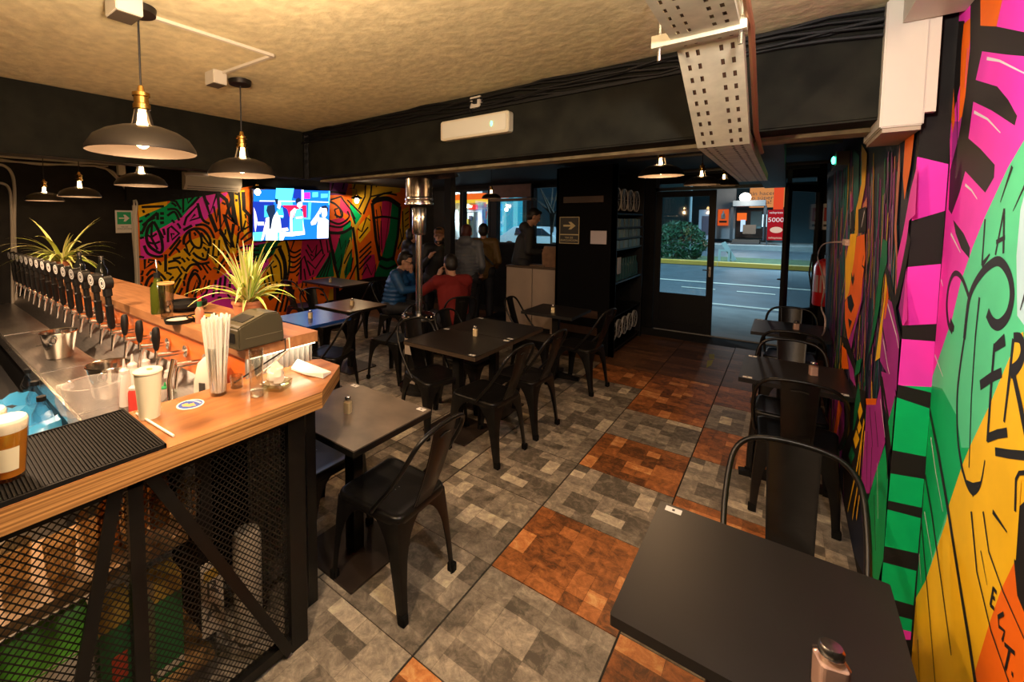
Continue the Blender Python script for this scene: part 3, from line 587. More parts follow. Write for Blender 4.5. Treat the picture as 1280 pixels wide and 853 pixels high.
# leaf by the bar
B([(343, 318), (350, 330), (352, 350)], .06, True); B([(349, 310), (356, 330), (354, 356), (336, 374)], .12, True); B([(338, 332), (342, 352)], .05); B([(334, 340), (338, 358)], .05); B([(330, 350), (334, 362)], .05); B([(357, 300), (362, 322), (360, 345)], .06, True)
for k in range(5): B([(360, 312 + 7 * k), (368, 316 + 6 * k), (376, 312 + 5 * k)], .05, True)
for k in range(4): B([(344 + 6 * k, 390), (352 + 5 * k, 362)], .07)
B([(376, 350), (376, 326), (380, 320), (388, 345)], .06); B([(382, 350), (380, 336)], .05)
B([(358, 302), (363, 314), (368, 300)], .05); B([(384, 306), (390, 316), (396, 306), (394, 322), (388, 318)], .05); B([(382, 312), (390, 326), (402, 312)], .05); B([(384, 326), (394, 336), (406, 318)], .05); B([(400, 300), (404, 318)], .05); B([(408, 300), (410, 316)], .05)
for k in range(4): B([(396 + 4 * k, 346), (404 + 3 * k, 334 - 2 * k), (412, 322 - 4 * k + k)], .045)
# can
B([(412, 252), (420, 256), (428, 266), (426, 272), (418, 268)], .06, True); B([(418, 262), (424, 260), (427, 270), (421, 272), (418, 262)], .05); B([(412, 276), (424, 280), (436, 272), (434, 264)], .06, True); B([(411, 282), (426, 284), (438, 276)], .06, True); B([(411, 291), (428, 291), (440, 284)], .09, True); B([(441, 284), (446, 320), (448, 352)], .1); B([(411, 292), (418, 330), (424, 352)], .1)
B([(424, 298), (426, 312), (432, 300), (431, 318), (437, 300)], .05); B([(416, 312), (420, 330), (427, 318), (426, 334)], .06); B([(430, 330), (436, 318), (440, 312)], .05); B([(432, 344), (434, 330), (438, 340), (441, 322)], .05); B([(422, 344), (426, 332)], .05); B([(436, 352), (446, 330)], .06)
B([(413, 250), (426, 246), (438, 262), (444, 274)], .05); B([(434, 250), (452, 268)], .05); B([(438, 262), (444, 280)], .05)
for k in range(4): B([(449, 316 + 7 * k), (464, 302 + 6 * k)], .055)
B([(447, 286), (452, 290), (458, 272), (463, 276)], .05); B([(449, 298), (460, 284)], .05); B([(454, 268), (463, 246), (466, 214)], .07); B([(448, 262), (456, 246), (458, 214)], .06); B([(463, 246), (490, 240)], .05)
for k in range(6): B([(414 + 14 * k, 238 - k), (420 + 14 * k, 216 - k)], .05)
B([(413, 240), (432, 242)], .06); B([(466, 250), (480, 242), (496, 244)], .06, True)
# glass
B([(465, 254), (472, 250), (486, 249), (500, 258)], .16, True); B([(465, 254), (470, 300), (475, 326)], .13); B([(500, 258), (497, 295), (491, 326)], .12); B([(467, 273), (480, 271), (499, 274)], .07, True); B([(475, 322), (484, 325), (492, 322)], .1, True); B([(474, 332), (484, 336), (496, 331)], .08, True); B([(470, 262), (474, 300)], .04); B([(475, 258), (477, 270)], .04); B([(476, 276), (477, 312)], .04); B([(471, 276), (475, 316)], .05); B([(488, 252), (480, 318)], .02)
B([(503, 264), (504, 296), (497, 312)], .06); B([(506, 268), (511, 264)], .04); B([(506, 276), (511, 272)], .04); B([(506, 284), (511, 280)], .04); B([(506, 292), (511, 288)], .04); B([(500, 286), (502, 300)], .05)
B([(458, 330), (464, 344), (470, 330), (468, 346)], .05); B([(452, 344), (458, 334)], .05)
rq = random.Random(21)
for gy in range(18):
    for gx in range(36):
        u, v = 178 + gx * 6.4 + rq.uniform(-2, 2), 248 + gy * 7.2 + rq.uniform(-2, 2)
        if (v < 262 - (u - 172) * .145) or (u > 310 and v < 308) or u > 408 or v > 352 + (u - 230) * .1 and u > 300: continue
        if min((u - a) ** 2 + (v - b) ** 2 for a, b in BP) < 17: continue
        an = 3.1 * noise.noise(Vector((u * .028, v * .028, 4.2))) + .8; L_ = rq.uniform(4.5, 8); c_, s_ = math.cos(an) * L_ / 2, math.sin(an) * L_ / 2
        B([(u - c_, v - s_), (u + s_ * .15, v - c_ * .15), (u + c_, v + s_)], .045, True)
mo = m.mb.build('mural_hops_and_glasses', None, wl); tag(mo, None, None, None, 'stuff')
# black margins that close the mural (painted wall above/left), board edge on the left
tag(MB().box(XL, XL + .03, on('x', 172, 300, XL).y - .05, on('x', 172, 300, XL).y, .7, 1.95).build('mural_edge_trim', WHITE, wl), None)

# ================================================================== TELEVISION
XT = XL + .09
tv = thing('television', 'large flat television showing women in blue basketball kit on the mural wall', 'television', on('x', 364, 270, XT))
c0, c1 = on('x', 317, 270, XT), on('x', 411.5, 270, XT); zt, zb = on('x', 317, 237, XT).z + .02, on('x', 317, 302, XT).z
ty0, ty1 = c0.y - tv.location.y, c1.y - tv.location.y; tz0, tz1 = zb - tv.location.z, zt - tv.location.z
MB().rbox(ty0 - .012, ty1 + .012, tz0 - .012, tz1 + .012, -.05, 0, .01, 2, Matrix(((0, 0, 1, 0), (1, 0, 0, 0), (0, 1, 0, 0), (0, 0, 0, 1)))).build('case', BLACKP, tv)
MB().box(-.09, -.05, -.2, .2, -.15, .15).build('wall_bracket', METALB, tv)
t = Paint('x', XT + .001, 1)
def E_(nm, c, k=1.5): return emis('screen_' + nm, c, k)
SB, SC_, SN, SW, SR, SF, ST_, SK2, SP = E_('blue', (.01, .16, .85)), E_('cyan', (.10, .72, 1)), E_('navy', (.01, .03, .30)), E_('white', (.92, .95, 1), 1.7), E_('red', (.85, .01, .06)), E_('skin', (.95, .72, .70)), E_('teal', (.05, .42, .70)), E_('black', (.01, .02, .05)), E_('pink', (.9, .02, .5))
q = lambda x, y: (310 + x / 11.37, 230 + y / 11.37)
def T(mm, *pts): t.fill(mm, [q(*p) for p in pts])
T(SB, (80, 75), (1165, 100), (1140, 775), (70, 808)); T(SC_, (400, 60), (655, 65), (620, 230), (640, 300), (470, 300), (390, 200)); T(SN, (655, 75), (765, 80), (765, 240), (640, 200)); T(SN, (70, 250), (370, 255), (300, 690), (70, 690)); T(SC_, (70, 690), (230, 680), (200, 808), (70, 808))
T(SW, (165, 236), (670, 240), (670, 254), (165, 250)); T(SW, (760, 85), (790, 85), (790, 240), (760, 240)); T(SW, (770, 240), (1160, 255), (1160, 268), (770, 256)); T(SC_, (1148, 100), (1165, 100), (1158, 300), (1142, 300))
T(SP, (800, 125), (882, 122), (882, 212), (800, 210)); T(SC_, (915, 120), (995, 118), (995, 185), (915, 190)); T(SC_, (1035, 140), (1135, 140), (1130, 195), (1035, 200)); T(SR, (490, 305), (830, 305), (830, 478), (560, 470)); T(SC_, (860, 250), (900, 250), (885, 500), (850, 500)); T(SC_, (780, 480), (890, 488), (885, 505), (780, 500)); T(ST_, (230, 305), (380, 305), (380, 470), (230, 475))
T(SN, (480, 310), (560, 360), (590, 470), (580, 620), (470, 640), (440, 400)); T(ST_, (410, 370), (490, 330), (510, 440), (500, 490), (400, 470)); T(SF, (425, 255), (465, 250), (470, 310), (450, 360), (415, 340)); T(SK2, (375, 215), (430, 210), (425, 290), (400, 290)); T(SW, (410, 450), (500, 450), (500, 470), (410, 468))
T(SF, (660, 340), (600, 400), (595, 520), (600, 680), (632, 680), (630, 500), (690, 360)); T(SC_, (690, 360), (770, 345), (790, 500), (790, 670), (630, 670), (640, 520)); T(SF, (775, 500), (800, 640), (810, 690), (785, 690)); T(SF, (700, 270), (770, 245), (775, 310), (735, 350), (695, 320)); T(SK2, (672, 225), (720, 195), (765, 235), (705, 270), (690, 300)); T(SW, (680, 468), (775, 462), (775, 490), (680, 494)); T(SN, (735, 360), (775, 350), (780, 400))
T(SW, (250, 490), (380, 440), (410, 390), (460, 500), (480, 690), (800, 670), (810, 720), (620, 745), (520, 745), (500, 800), (250, 803)); T(SF, (270, 480), (240, 560), (185, 800), (215, 800), (270, 620)); T(SK2, (275, 310), (380, 295), (390, 400), (350, 500), (325, 640), (300, 640), (300, 480), (260, 380)); T(SF, (480, 630), (560, 620), (580, 660), (490, 690))
T(SF, (890, 545), (960, 450), (1010, 370), (1030, 330), (1060, 340), (1010, 480), (960, 575), (900, 590)); T(SW, (1000, 480), (1090, 480), (1145, 520), (1140, 770), (980, 775), (985, 600)); T(SF, (1040, 340), (1120, 335), (1125, 440), (1090, 490), (1050, 460)); T(SK2, (1045, 315), (1110, 305), (1145, 350), (1130, 420), (1115, 345), (1045, 345)); T(SB, (1010, 430), (1050, 430), (1050, 460), (1010, 465))
T(SF, (80, 330), (110, 400), (135, 520), (105, 690), (90, 600)); T(SW, (135, 540), (225, 540), (225, 590), (135, 590)); T(ST_, (420, 690), (445, 690), (445, 800), (420, 800))
o = t.mb.build('screen_picture', None, tv); o.matrix_parent_inverse = Matrix.Translation(-tv.location); tag(o, None, None, None, 'stuff')
# ================================================================== CHAIRS, TABLES
def rrect(hx0, hx1, y0, y1, r, z, n=4):
    # rounded trapezoid, hx0 half width at y0, hx1 at y1
    out = []
    for (sx, sy, a0) in ((1, 1, 0), (-1, 1, 90), (-1, -1, 180), (1, -1, 270)):
        hx = hx1 if sy > 0 else hx0; yy = y1 if sy > 0 else y0
        for k in range(n + 1):
            a = math.radians(a0 + 90 * k / n); out.append(Vector((sx * (hx - r) + r * math.cos(a), (yy - sy * r) + r * math.sin(a), z)))
    return out
def make_chair(name, label, loc, rz, group):
    t = thing(name, label, 'chair', loc, rz, group)
    mb = MB(); S = lambda i, z, r=.05: rrect(.185 - i, .20 - i, -.185 + i, .20 - i, max(.012, r - i * .5), z)
    mb.loft([S(.004, .405), S(.0, .42), S(0, .438), S(.006, .448), S(.016, .45), S(.026, .447), S(.06, .443)])
    mb.build('seat', METALB, t, smooth=True, sharp=50)
    for dx, dy in ((-.012, -.01), (.012, -.01)):
        pass
    d = MB(); d.lathe([(.0035, .4435), (.0, .4437)], 8, (.014, -.02, 0)).lathe([(.0035, .4435), (.0, .4437)], 8, (-.014, -.02, 0)); d.build('drain_hole', mat('drain', (.25, .24, .22), .4), t)
    zs = [0, .05, .15, .25, .31, .35, .38, .40, .412, .425]; ws = [.034, .036, .043, .055, .070, .088, .110, .132, .152, .178]
    for sx in (-1, 1):
        for sy in (-1, 1):
            mb = MB(); rings = []
            for z, w in zip(zs, ws):
                k = 1 - z / .425; tx = (.20 if sy > 0 else .185) - .004; ty = .196 if sy > 0 else -.181
                cx = sx * (tx + .018 * k + .006 * math.sin(k * 3.1)); cy = ty + sy * (.026 * k)
                if sy < 0: cy -= .02 * k
                th = .004; ix, iy = -sx, -sy; b = min(.018, w * .4)
                outer = [(cx + ix * w, cy), (cx + ix * b, cy), (cx + ix * b * .3, cy + iy * b * .3), (cx, cy + iy * b), (cx, cy + iy * w)]
                inner = [(cx + ix * th, cy + iy * w), (cx + ix * th, cy + iy * (b + th)), (cx + ix * (b * .3 + th), cy + iy * (b * .3 + th)), (cx + ix * (b + th), cy + iy * th), (cx + ix * w, cy + iy * th)]
                rings.append([Vector((x, y, z)) for x, y in outer + inner])
            mb.loft(rings); lg = mb.build('leg', METALB, t, smooth=True, sharp=40)
            kk = rings[0]; cx = sum(p.x for p in kk) / 10; cy = sum(p.y for p in kk) / 10
            MB().box(cx - .018, cx + .018, cy - .018, cy + .018, 0, .045).build('foot_cap', RUBBER, lg, bevel=.004)
    pts = []
    for s in (-1, 1):
        pts_s = [Vector((s * .188, -.03, .43)), Vector((s * .197, -.06, .47)), Vector((s * .205, -.165, .60)), Vector((s * .198, -.245, .73)), Vector((s * .178, -.280, .80)), Vector((s * .135, -.300, .84)), Vector((s * .07, -.308, .856))]
        pts = pts_s + [Vector((0, -.310, .86))] if s < 0 else pts + list(reversed(pts_s))
    # smooth the hoop
    P3 = []
    for i in range(len(pts) - 1):
        a, b, c, d_ = pts[max(i - 1, 0)], pts[i], pts[i + 1], pts[min(i + 2, len(pts) - 1)]
        for k in range(3):
            u = k / 3; P3.append(.5 * (2 * b + (c - a) * u + (2 * a - 5 * b + 4 * c - d_) * u * u + (3 * b - a - 3 * c + d_) * u ** 3))
    P3.append(pts[-1]); MB().tube(P3, .0105, 8).build('back_hoop', METALB, t, smooth=True, sharp=60)
    mb = MB(); F = []; n_ = 8
    for side in (0, 1):
        for k in range(n_ + 1):
            u = k / n_; z = .435 + .415 * u; y = -.175 - .132 * u - .012 * math.sin(u * 3.14); hw = .070 + .014 * u
            for j, fx in enumerate((-1, -.86, -.8, .8, .86, 1)): F.append(Vector((fx * hw, y + (.004 if side else 0) + (-.004 if 1 <= j <= 4 and j not in (1, 4) else 0), z)))
    fs = []
    for side in (0, 1):
        o = side * (n_ + 1) * 6
        for k in range(n_):
            for j in range(5): fs.append((o + k * 6 + j, o + k * 6 + j + 1, o + k * 6 + 6 + j + 1, o + k * 6 + 6 + j))
    o = (n_ + 1) * 6
    for k in range(n_):
        fs.append((k * 6, k * 6 + 6, o + k * 6 + 6, o + k * 6)); fs.append((k * 6 + 5, k * 6 + 11, o + k * 6 + 11, o + k * 6 + 5))
    mb.add(F, fs); sp = mb.build('back_splat', METALB, t, smooth=True, sharp=40)
    MB().tube([(-.038, -.303, .80), (0, -.306, .807), (.038, -.303, .80)], .004, 6).build('grip_slot', mat('slot_edge', (.05, .045, .04), .3, .6), sp, smooth=True)
    return t
GT = {'aisle': 'black metal chairs round the aisle tables'}
FX, FNX, FY, FNY = -math.pi / 2, math.pi / 2, 0, math.pi     # facing +x, -x, +y, -y
CH = [
 ((-1.425, 1.505), FNX + .03, 'black metal chair nearest the viewer, pushed in at the square table by the bar'),
 ((-1.98, 1.46), FX, 'black metal chair half hidden behind the bar post'),
 ((-1.70, 2.83), FNX - .06, 'black metal chair at the near end of the joined tables, facing the wall side'),
 ((-1.67, 3.38), FNX - .05, 'black metal chair at the far end of the joined tables, on the aisle'),
 ((-2.27, 2.88), FX - .28, 'black metal chair between the patio heater and the joined tables'),
 ((-2.28, 3.46), FX, 'black metal chair across the joined tables, in front of the red jumper'),
 ((-2.13, 4.55), FX + .1, 'black metal chair in front of the pale counter panels'),
 ((-1.62, 4.56), FNX - .1, 'black metal chair beside the dark shelving, at the small table'),
 ((.055, 1.935), FNY, 'black metal chair with back hoop nearest the lettering mural, tucked under the near wall table'),
 ((.09, 3.44), FY, 'black metal chair facing away, behind the near wall chair'),
 ((.06, 3.90), FNY, 'black metal chair on the far side of the middle wall table'),
 ((.07, 4.83), FY, 'black metal chair back to back beyond the middle wall table'),
 ((.07, 5.50), FNY, 'black metal chair at the far wall table nearest the street door'),
 ((-3.42, 2.70), FNX + .3, 'black metal chair at the blue-topped table beside the bar end'),
 ((-3.30, 3.50), FNX + .1, 'black metal chair left of the patio heater base'),
 ((-4.45, 3.45), FX, 'black metal chair between the mural and the brown table'),
 ((-5.66, 3.98), FY + .1, 'black metal chair under the television, near side of the mural table'),
 ((-4.95, 4.60), FNX, 'black metal chair on the room side of the mural table'),
]
for i, ((x, y), rz, lab) in enumerate(CH):
    if i == 0: ch0 = make_chair('metal_chair', lab, (x, y, 0), rz, 'black metal chairs')
    else: dup(ch0, (x, y, 0), rz, lab, 'black metal chairs')
TOPM = mat('table_top', (.009, .008, .0085), .40, var=.2, scale=4, spec=.7)
TOPW = mat('table_top_worn', (.016, .013, .011), .36, var=.4, scale=5, detail=8)
TEDGE = mat('table_edge', (.05, .033, .02), .5, var=.3, scale=10, stretch=(2, 2, 20))
CARD = mat('white_card', (.72, .70, .66), .5)
INK = mat('ink', (.03, .03, .03), .5)
def table(name, label, x, y, w, d, top=TOPM, base='plate', stickers=(), group='black square tables', edge=None):
    t = thing(name, label, 'table', (x, y, 0), 0, group)
    mb = MB(); mb.use(top).rbox(-w / 2, w / 2, -d / 2, d / 2, .722, .75, .006, 2)
    if edge: mb.use(edge).rbox(-w / 2 - .0005, w / 2 + .0005, -d / 2 - .0005, d / 2 + .0005, .716, .744, .006, 2)
    mb.build('table_top', None, t, bevel=0)
    p = MB(); p.rbox(-.036, .036, -.036, .036, .012, .71, .006, 2); p.build('pedestal', METALB, t)
    MB().box(-.15, .15, -.15, .15, .708, .722).build('top_plate', METALB, t)
    if base == 'plate': MB().rbox(-.21, .21, -.21, .21, 0, .012, .008, 2).build('base_plate', mat('base_plate', (.035, .024, .018), .45, .3, var=.4, scale=6), t)
    else:
        for a in (0, 90, 180, 270):
            r = math.radians(a + 8); c, s_ = math.cos(r), math.sin(r)
            MB().loft([[Vector((c * q - s_ * o, s_ * q + c * o, z)) for o, z in ((-.03, 0), (.03, 0), (.03, h), (-.03, h))] for q, h in ((.03, .06), (.26, .03))]).build('base_foot', METALB, t)
    for sx, sy in stickers:
        st_ = MB(); st_.use(CARD).box(sx * (w / 2 - .045) - .024, sx * (w / 2 - .045) + .024, sy * (d / 2 - .03) - .015, sy * (d / 2 - .03) + .015, .750, .7508)
        st_.use(INK).box(sx * (w / 2 - .045) - .004, sx * (w / 2 - .045) + .004, sy * (d / 2 - .03) - .006, sy * (d / 2 - .03) + .006, .7508, .7511); st_.build('number_sticker', None, t)
    return t
table('square_table', 'black square table with salt shaker beside the bar end', -1.70, 1.49, .61, .54, mat('table_top_lit', (.14, .112, .088), .30, var=.35, scale=5, detail=8), 'plate', ((1, 1), (-1, 1)), edge=METALB)  # lighter copy of the black top, pendant light put into its colour
table('square_table', 'near one of the two tables joined in the aisle', -2.055, 2.945, .70, .575, TOPW, 'plate', ((1, -1), (1, 1), (-1, 1)), edge=TEDGE)
table('square_table', 'far one of the two tables joined in the aisle', -2.055, 3.53, .70, .575, TOPW, 'plate', ((1, -1), (-1, 1)), edge=TEDGE)
table('square_table', 'small square table in front of the pale counter panels', -1.93, 4.66, .57, .58, TOPM, 'cross')
table('wall_table', 'large black table in the foreground against the lettering mural', -.025, 1.40, .56, .585, TOPM, 'cross', ((-1, 1),))
table('wall_table', 'black wall table in the middle of the right row', .065, 3.70, .53, .62, TOPM, 'cross', ((-1, 1), (-1, -1), (1, -1)))
table('wall_table', 'black wall table farthest along the mural, near the street door', .055, 5.22, .54, .66, TOPM, 'cross', ((-1, 1),))
table('square_table', 'square table with blue television light painted into its top', -3.72, 2.72, .62, .58, mat('table_blue_sheen', (.012, .05, .22), .25), 'plate')  # television reflection put into the top as a blue base colour
table('square_table', 'brown square table beside the patio heater', -3.93, 3.42, .62, .58, mat('table_brown', (.14, .085, .05), .3, var=.3, scale=4, stretch=(1, 6, 1)), 'plate', ((1, -1),), edge=METALB)
table('wall_table', 'dark table against the mural below the television', -5.62, 4.58, 1.0, .62, TOPW, 'plate', ((1, -1),))
table('square_table', 'dark table between the man in blue and the man in red', -3.78, 5.12, .55, .60, TOPM, 'plate')
table('square_table', 'dark table where the group by the window gathers', -3.95, 5.72, .5, .4, TOPM, 'plate')
# salt shakers
def shaker(name, label, p, h, r, salt, grp):
    t = thing(name, label, 'salt shaker', p, .3, grp)
    MB().rbox(-r, r, -r, r, 0, h * .66, r * .35, 3).build('salt', mat('salt_' + salt, {'w': (.80, .62, .36), 'p': (.62, .38, .30)}[salt], .7), t)
    g = MB(); g.loft([rrect(r * 1.1, r * 1.1, -r * 1.1, r * 1.1, r * .4, z) for z in (0.0005, h * .72)] + [rrect(r * .78, r * .78, -r * .78, r * .78, r * .6, h * .82)]); g.build('glass_jar', GLASS, t, smooth=True)
    MB().lathe([(r * .86, h * .80), (r * .90, h * .82), (r * .90, h * .95), (r * .75, h), (.0005, h * 1.01)], 16).build('cap', STEEL, t, smooth=True)
    return t
for (u, v, lab, h, r, c) in ((435, 516, 'salt shaker glowing on the square table beside the bar', .085, .017, 'w'), (594, 420, 'salt shaker on the two joined tables', .085, .018, 'w'), (691, 391, 'salt shaker on the small table by the counter panels', .085, .018, 'w'),
    (995, 412, 'pink salt shaker on the far wall table', .08, .02, 'p'), (1016.5, 469, 'pink salt shaker on the middle wall table', .085, .02, 'p'), (1036, 866, 'large pink salt shaker in the foreground on the near wall table', .105, .024, 'p'),
    (388, 398, 'salt shaker on the blue-topped table', .085, .018, 'w'), (440, 382, 'salt shaker on the brown table', .085, .018, 'w'), (413, 353, 'salt shaker on the table below the television', .085, .018, 'w')):
    p = on('z', u, v, .75); p.z = .7505; shaker('salt_shaker', lab, p, h, r, c, 'glass salt shakers')

# ================================================================== PENDANT LAMPS
SHADE_O = mat('shade_outside', (.028, .023, .019), .42, .5); SHADE_I = mat('shade_inside', (.020, .014, .010), .55)
BRASS = mat('brass', (.62, .36, .10), .25, 1.0); BULB = emis('bulb_glow', (1, .62, .26), 28); CORD = mat('cord', (.015, .013, .012), .6)
def pendant(label, x, y, zr, D, ztop, power, grp, canopy=True):
    t = thing('pendant_lamp', label, 'pendant lamp', (x, y, zr), 0, grp); R = D / 2; k = D / .32
    out = [(R, 0), (R * .985, .012 * k), (R * .86, .045 * k), (R * .66, .066 * k), (R * .42, .080 * k), (.036 * k, .086 * k)]
    mb = MB(); mb.use(SHADE_O).lathe(out, 36); mb.use(SHADE_I).lathe([(r - .0025, z - .002) for r, z in out], 36)
    mb.build('shade', None, t, smooth=True, sharp=60)
    s = MB()
    for a in range(4):
        c, q = math.cos(a * math.pi / 2 + .6), math.sin(a * math.pi / 2 + .6)
        s.bar((c * .036 * k, q * .036 * k, .085 * k), (c * .022 * k, q * .022 * k, .138 * k), .012 * k, .002, (c, q, 0))
    s.build('neck_strut', SHADE_O, t)
    MB().lathe([(.022, .136), (.026, .14), (.026, .155), (.022, .158), (.022, .178), (.026, .181), (.026, .192), (.012, .197), (.008, .215), (.004, .218)], 18, cap=True, M=Matrix.Scale(k, 4)).build('socket', BRASS, t, smooth=True)
    MB().sphere((0, 0, .045 * k), (.026 * k, .026 * k, .034 * k), 12, 8).lathe([(.022 * k, .07 * k), (.014 * k, .1 * k), (.012 * k, .136 * k)], 12).build('bulb', BULB, t, smooth=True)
    L = ztop - zr
    MB().tube([(0, 0, .21 * k), (0, 0, L - .02)], .0035, 6).build('cord', CORD, t)
    if canopy: MB().lathe([(.004, L - .03), (.055, L - .026), (.058, L - .004), (.05, L - .0005)], 24, cap=True).build('canopy', SHADE_O, t, smooth=True)
    # the lamp's own light: under the bulb and through the open neck
    for dz, pw in ((-.005, power), (.112 * k, power * 2.0)):
        lo = lamp('bulb_light', 'POINT', (x, y, zr + dz), pw, WARM, .016)
    return t
pA = on('z', 172, 8, ZC); pB = on('z', 300, 100, ZC)
pendant('large near black pendant lamp over the bar counter', pA.x, pA.y, 1.985, .345, ZC, 14, 'black pendant lamps over the bar')
pendant('black pendant lamp farther along over the bar end', pB.x, pB.y, 1.985, .345, ZC, 14, 'black pendant lamps over the bar')
for u, v, dep, D, lab in ((56, 251, 4.34, .31, 'small pendant lamp at the far left end of the taps'), (100, 246, 3.9, .32, 'second small pendant lamp above the taps, by the spider plant'), (177, 232, 3.05, .32, 'small pendant lamp nearest the exit sign, behind the side beam')):
    p = at(u, v, dep); pendant(lab, p.x, p.y, p.z, D, ZC, 8, 'pendant lamps over the taps')
for u, v, dep, lab in ((826, 220, 3.30, 'black pendant lamp behind the cross beam, left of the cable tray'), (877, 231, 4.3, 'black pendant lamp in front of the door transom'), (614, 248, 6.2, 'small black pendant lamp against the filling station window'), (905, 232, 5.4, 'farthest black pendant lamp just below the cable tray')):
    p = at(u, v, dep); pendant(lab, p.x, p.y, p.z, .31 if dep < 6 else .27, ZC, 14 if dep < 4 else (2 if dep < 5 else .3), 'pendant lamps by the entrance')
for (u, v, lab) in ((322, 240, 'small bare bulb lamp glowing in front of the television corner'), (446, 251, 'bare wall bulb glowing on the mural right of the television')):
    p = on('x', u, v, XL + .22); t = thing('bulb_lamp', lab, 'bulb lamp', p, 0, 'bare bulbs on the mural')
    MB().sphere((0, 0, 0), (.045, .045, .055), 12, 8).build('bulb', emis('bulb_white', (1, .74, .42), 26), t, smooth=True)
    MB().lathe([(.02, .05), (.028, .07), (.028, .12), (.005, .13)], 14, cap=True).build('socket', BRASS, t, smooth=True)
    MB().lathe([(.12, .04), (.09, .07), (.03, .10)], 20).build('shade', SHADE_O, t, smooth=True)
    MB().tube([(0, 0, .12), (0, 0, .22), (-.12, 0, .25), (-.215, 0, .25)], .006).build('bracket', SHADE_O, t)
    lamp('bulb_light', 'POINT', p + Vector((.08, 0, -.02)), 9, (1, .70, .42), .03)
# ================================================================== BAR
def hz(p, v):
    lo, hi = -1.0, 4.0
    for _ in range(40):
        z = (lo + hi) / 2; d = Vector((p[0], p[1], z)) - _C; vv = CY - FPX * d.dot(_UP) / d.dot(_FW)
        if vv > v: lo = z
        else: hi = z
    return (lo + hi) / 2
ZS = 1.05
PLY = mat('ply_edge', (.66, .34, .11), .4, c2=(.17, .065, .016), scale=3, stretch=(.5, .5, 60), detail=2, coat=.2)
sl = thing('bar_counter', 'thick plywood bar counter with chamfered end and black mesh front', 'bar counter', (-1.6, .3, 0))
pl = [(-1.42, -.9), (-1.42, 1.078), (-1.618, 1.333), (-1.764, 1.338), (-1.80, 1.30), (-1.80, -.9)]
mb = MB(); n_ = len(pl); vs = [Vector((x + 1.6, y - .3, z)) for z in (.982, ZS) for x, y in pl]
mb.use(WOOD).add(vs, [tuple(range(n_ - 1, -1, -1)), tuple(range(n_, 2 * n_))]); mb.use(PLY).add(vs, [(i, (i + 1) % n_, n_ + (i + 1) % n_, n_ + i) for i in range(n_)])
mb.build('counter_slab', None, sl)
def bx(name, x0, x1, y0, y1, z0, z1, m, par=sl, o=(1.6, -.3)): return MB().box(x0 + o[0], x1 + o[0], y0 + o[1], y1 + o[1], z0, z1).build(name, m, par)
bx('corner_post', -1.515, -1.462, .945, 1.02, 0, .982, METALB); bx('rear_post', -1.64, -1.588, 1.10, 1.166, 0, .982, METALB)
MB().bar((-1.49 + 1.6, 1.0 - .3, .5), (-1.61 + 1.6, 1.135 - .3, .5), .01, .96, (0, 0, 1)).build('end_plate', METALB, sl)
bx('front_post', -1.50, -1.465, .405, .445, 0, .982, METALB); bx('top_rail', -1.50, -1.465, -.9, .95, .945, .982, METALB); bx('bottom_rail', -1.50, -1.465, -.9, .95, .02, .06, METALB)
for a, b in (((.375, .975), (.19, .05)), ((.46, .975), (.93, .02))): MB().bar((-1.455 + 1.6, a[0] - .3, a[1]), (-1.455 + 1.6, b[0] - .3, b[1]), .036, .008, (1, 0, 0)).build('diagonal_brace', METALB, sl)
# expanded metal: zigzag strands, real openings
mb = MB(); cw, chh, th = .022, .012, .0030; x = -1.485 + 1.6; y0, y1 = -.35, .95; rows = int(.93 / chh); colsn = int((y1 - y0) / (cw / 2))
for r in range(rows):
    z = .04 + r * chh * 1.0; vs = []
    for c in range(colsn + 1):
        y = y0 + c * cw / 2 - .3; dz = (chh * .5 if (c + r) % 2 else -chh * .5) * .9
        vs += [Vector((x, y, z + dz - th)), Vector((x, y, z + dz + th))]
    mb.add(vs, [(2 * c, 2 * c + 2, 2 * c + 3, 2 * c + 1) for c in range(colsn)])
tag(mb.build('wire_mesh', mat('mesh_metal', (.03, .026, .02), .45, .5), sl), None, None, None, 'stuff')
# shelf and what stands behind the mesh
sh = MB().box(-1.95, -1.60, -.6, .62, .60, .635).build('under_counter_shelf', mat('shelf_wood', (.30, .17, .06), .5)); tag(sh, 'orange wooden shelf behind the bar mesh', 'shelf')
tag(MB().box(-1.93, -1.60, -.6, .70, .09, .12).build('lower_shelf', mat('shelf_wood', (1, 1, 1))), 'orange lower shelf board behind the bar mesh', 'shelf')
MB().box(-1.98, -1.72, .70, .76, 0, .97).build('divider_board', BLACK, sl).location = (1.6, -.3, 0)
JAR = thin_glass('glass_smoky', (.85, .78, .62), .14)
for k in range(9):
    y = -.1 + .095 * k; xx = -1.68 - .07 * (k % 2); p = (xx, y, .636)
    t = MB().lathe([(.0, .002), (.034, .002), (.042, .13), (.040, .13), (.032, .008), (.0, .008)], 16, p).build('drinking_glass', JAR, None, True); tag(t, 'drinking glass behind the bar mesh, %s from the left along the shelf' % ORD[k], 'glass', 'glasses behind the mesh')
for k in range(3):
    y = .42 + .075 * k
    t = thing('liquor_bottle', 'amber liquor bottle behind the bar mesh, %s one right of the shelf glasses' % ORD[k], 'bottle', (-1.72, y, .636), 0, 'amber bottles behind the mesh')
    MB().lathe([(.0, 0), (.034, .002), (.034, .15), (.013, .2), (.013, .25), (.0, .25)], 14).build('body', mat('amber', (.45, .16, .02), .15, trans=.6), t, True); MB().lathe([(.014, .25), (.014, .275), (0, .276)], 12).build('cap', METALB, t)
BAGG = mat('bag_green', (.12, .42, .03), .45); BAGW = mat('bag_white', (.60, .52, .40), .5); BOXG = mat('box_green', (.015, .16, .04), .5); BOXY = mat('box_yellow', (.48, .30, .04), .5); BOXR = mat('box_red', (.55, .06, .02), .5)
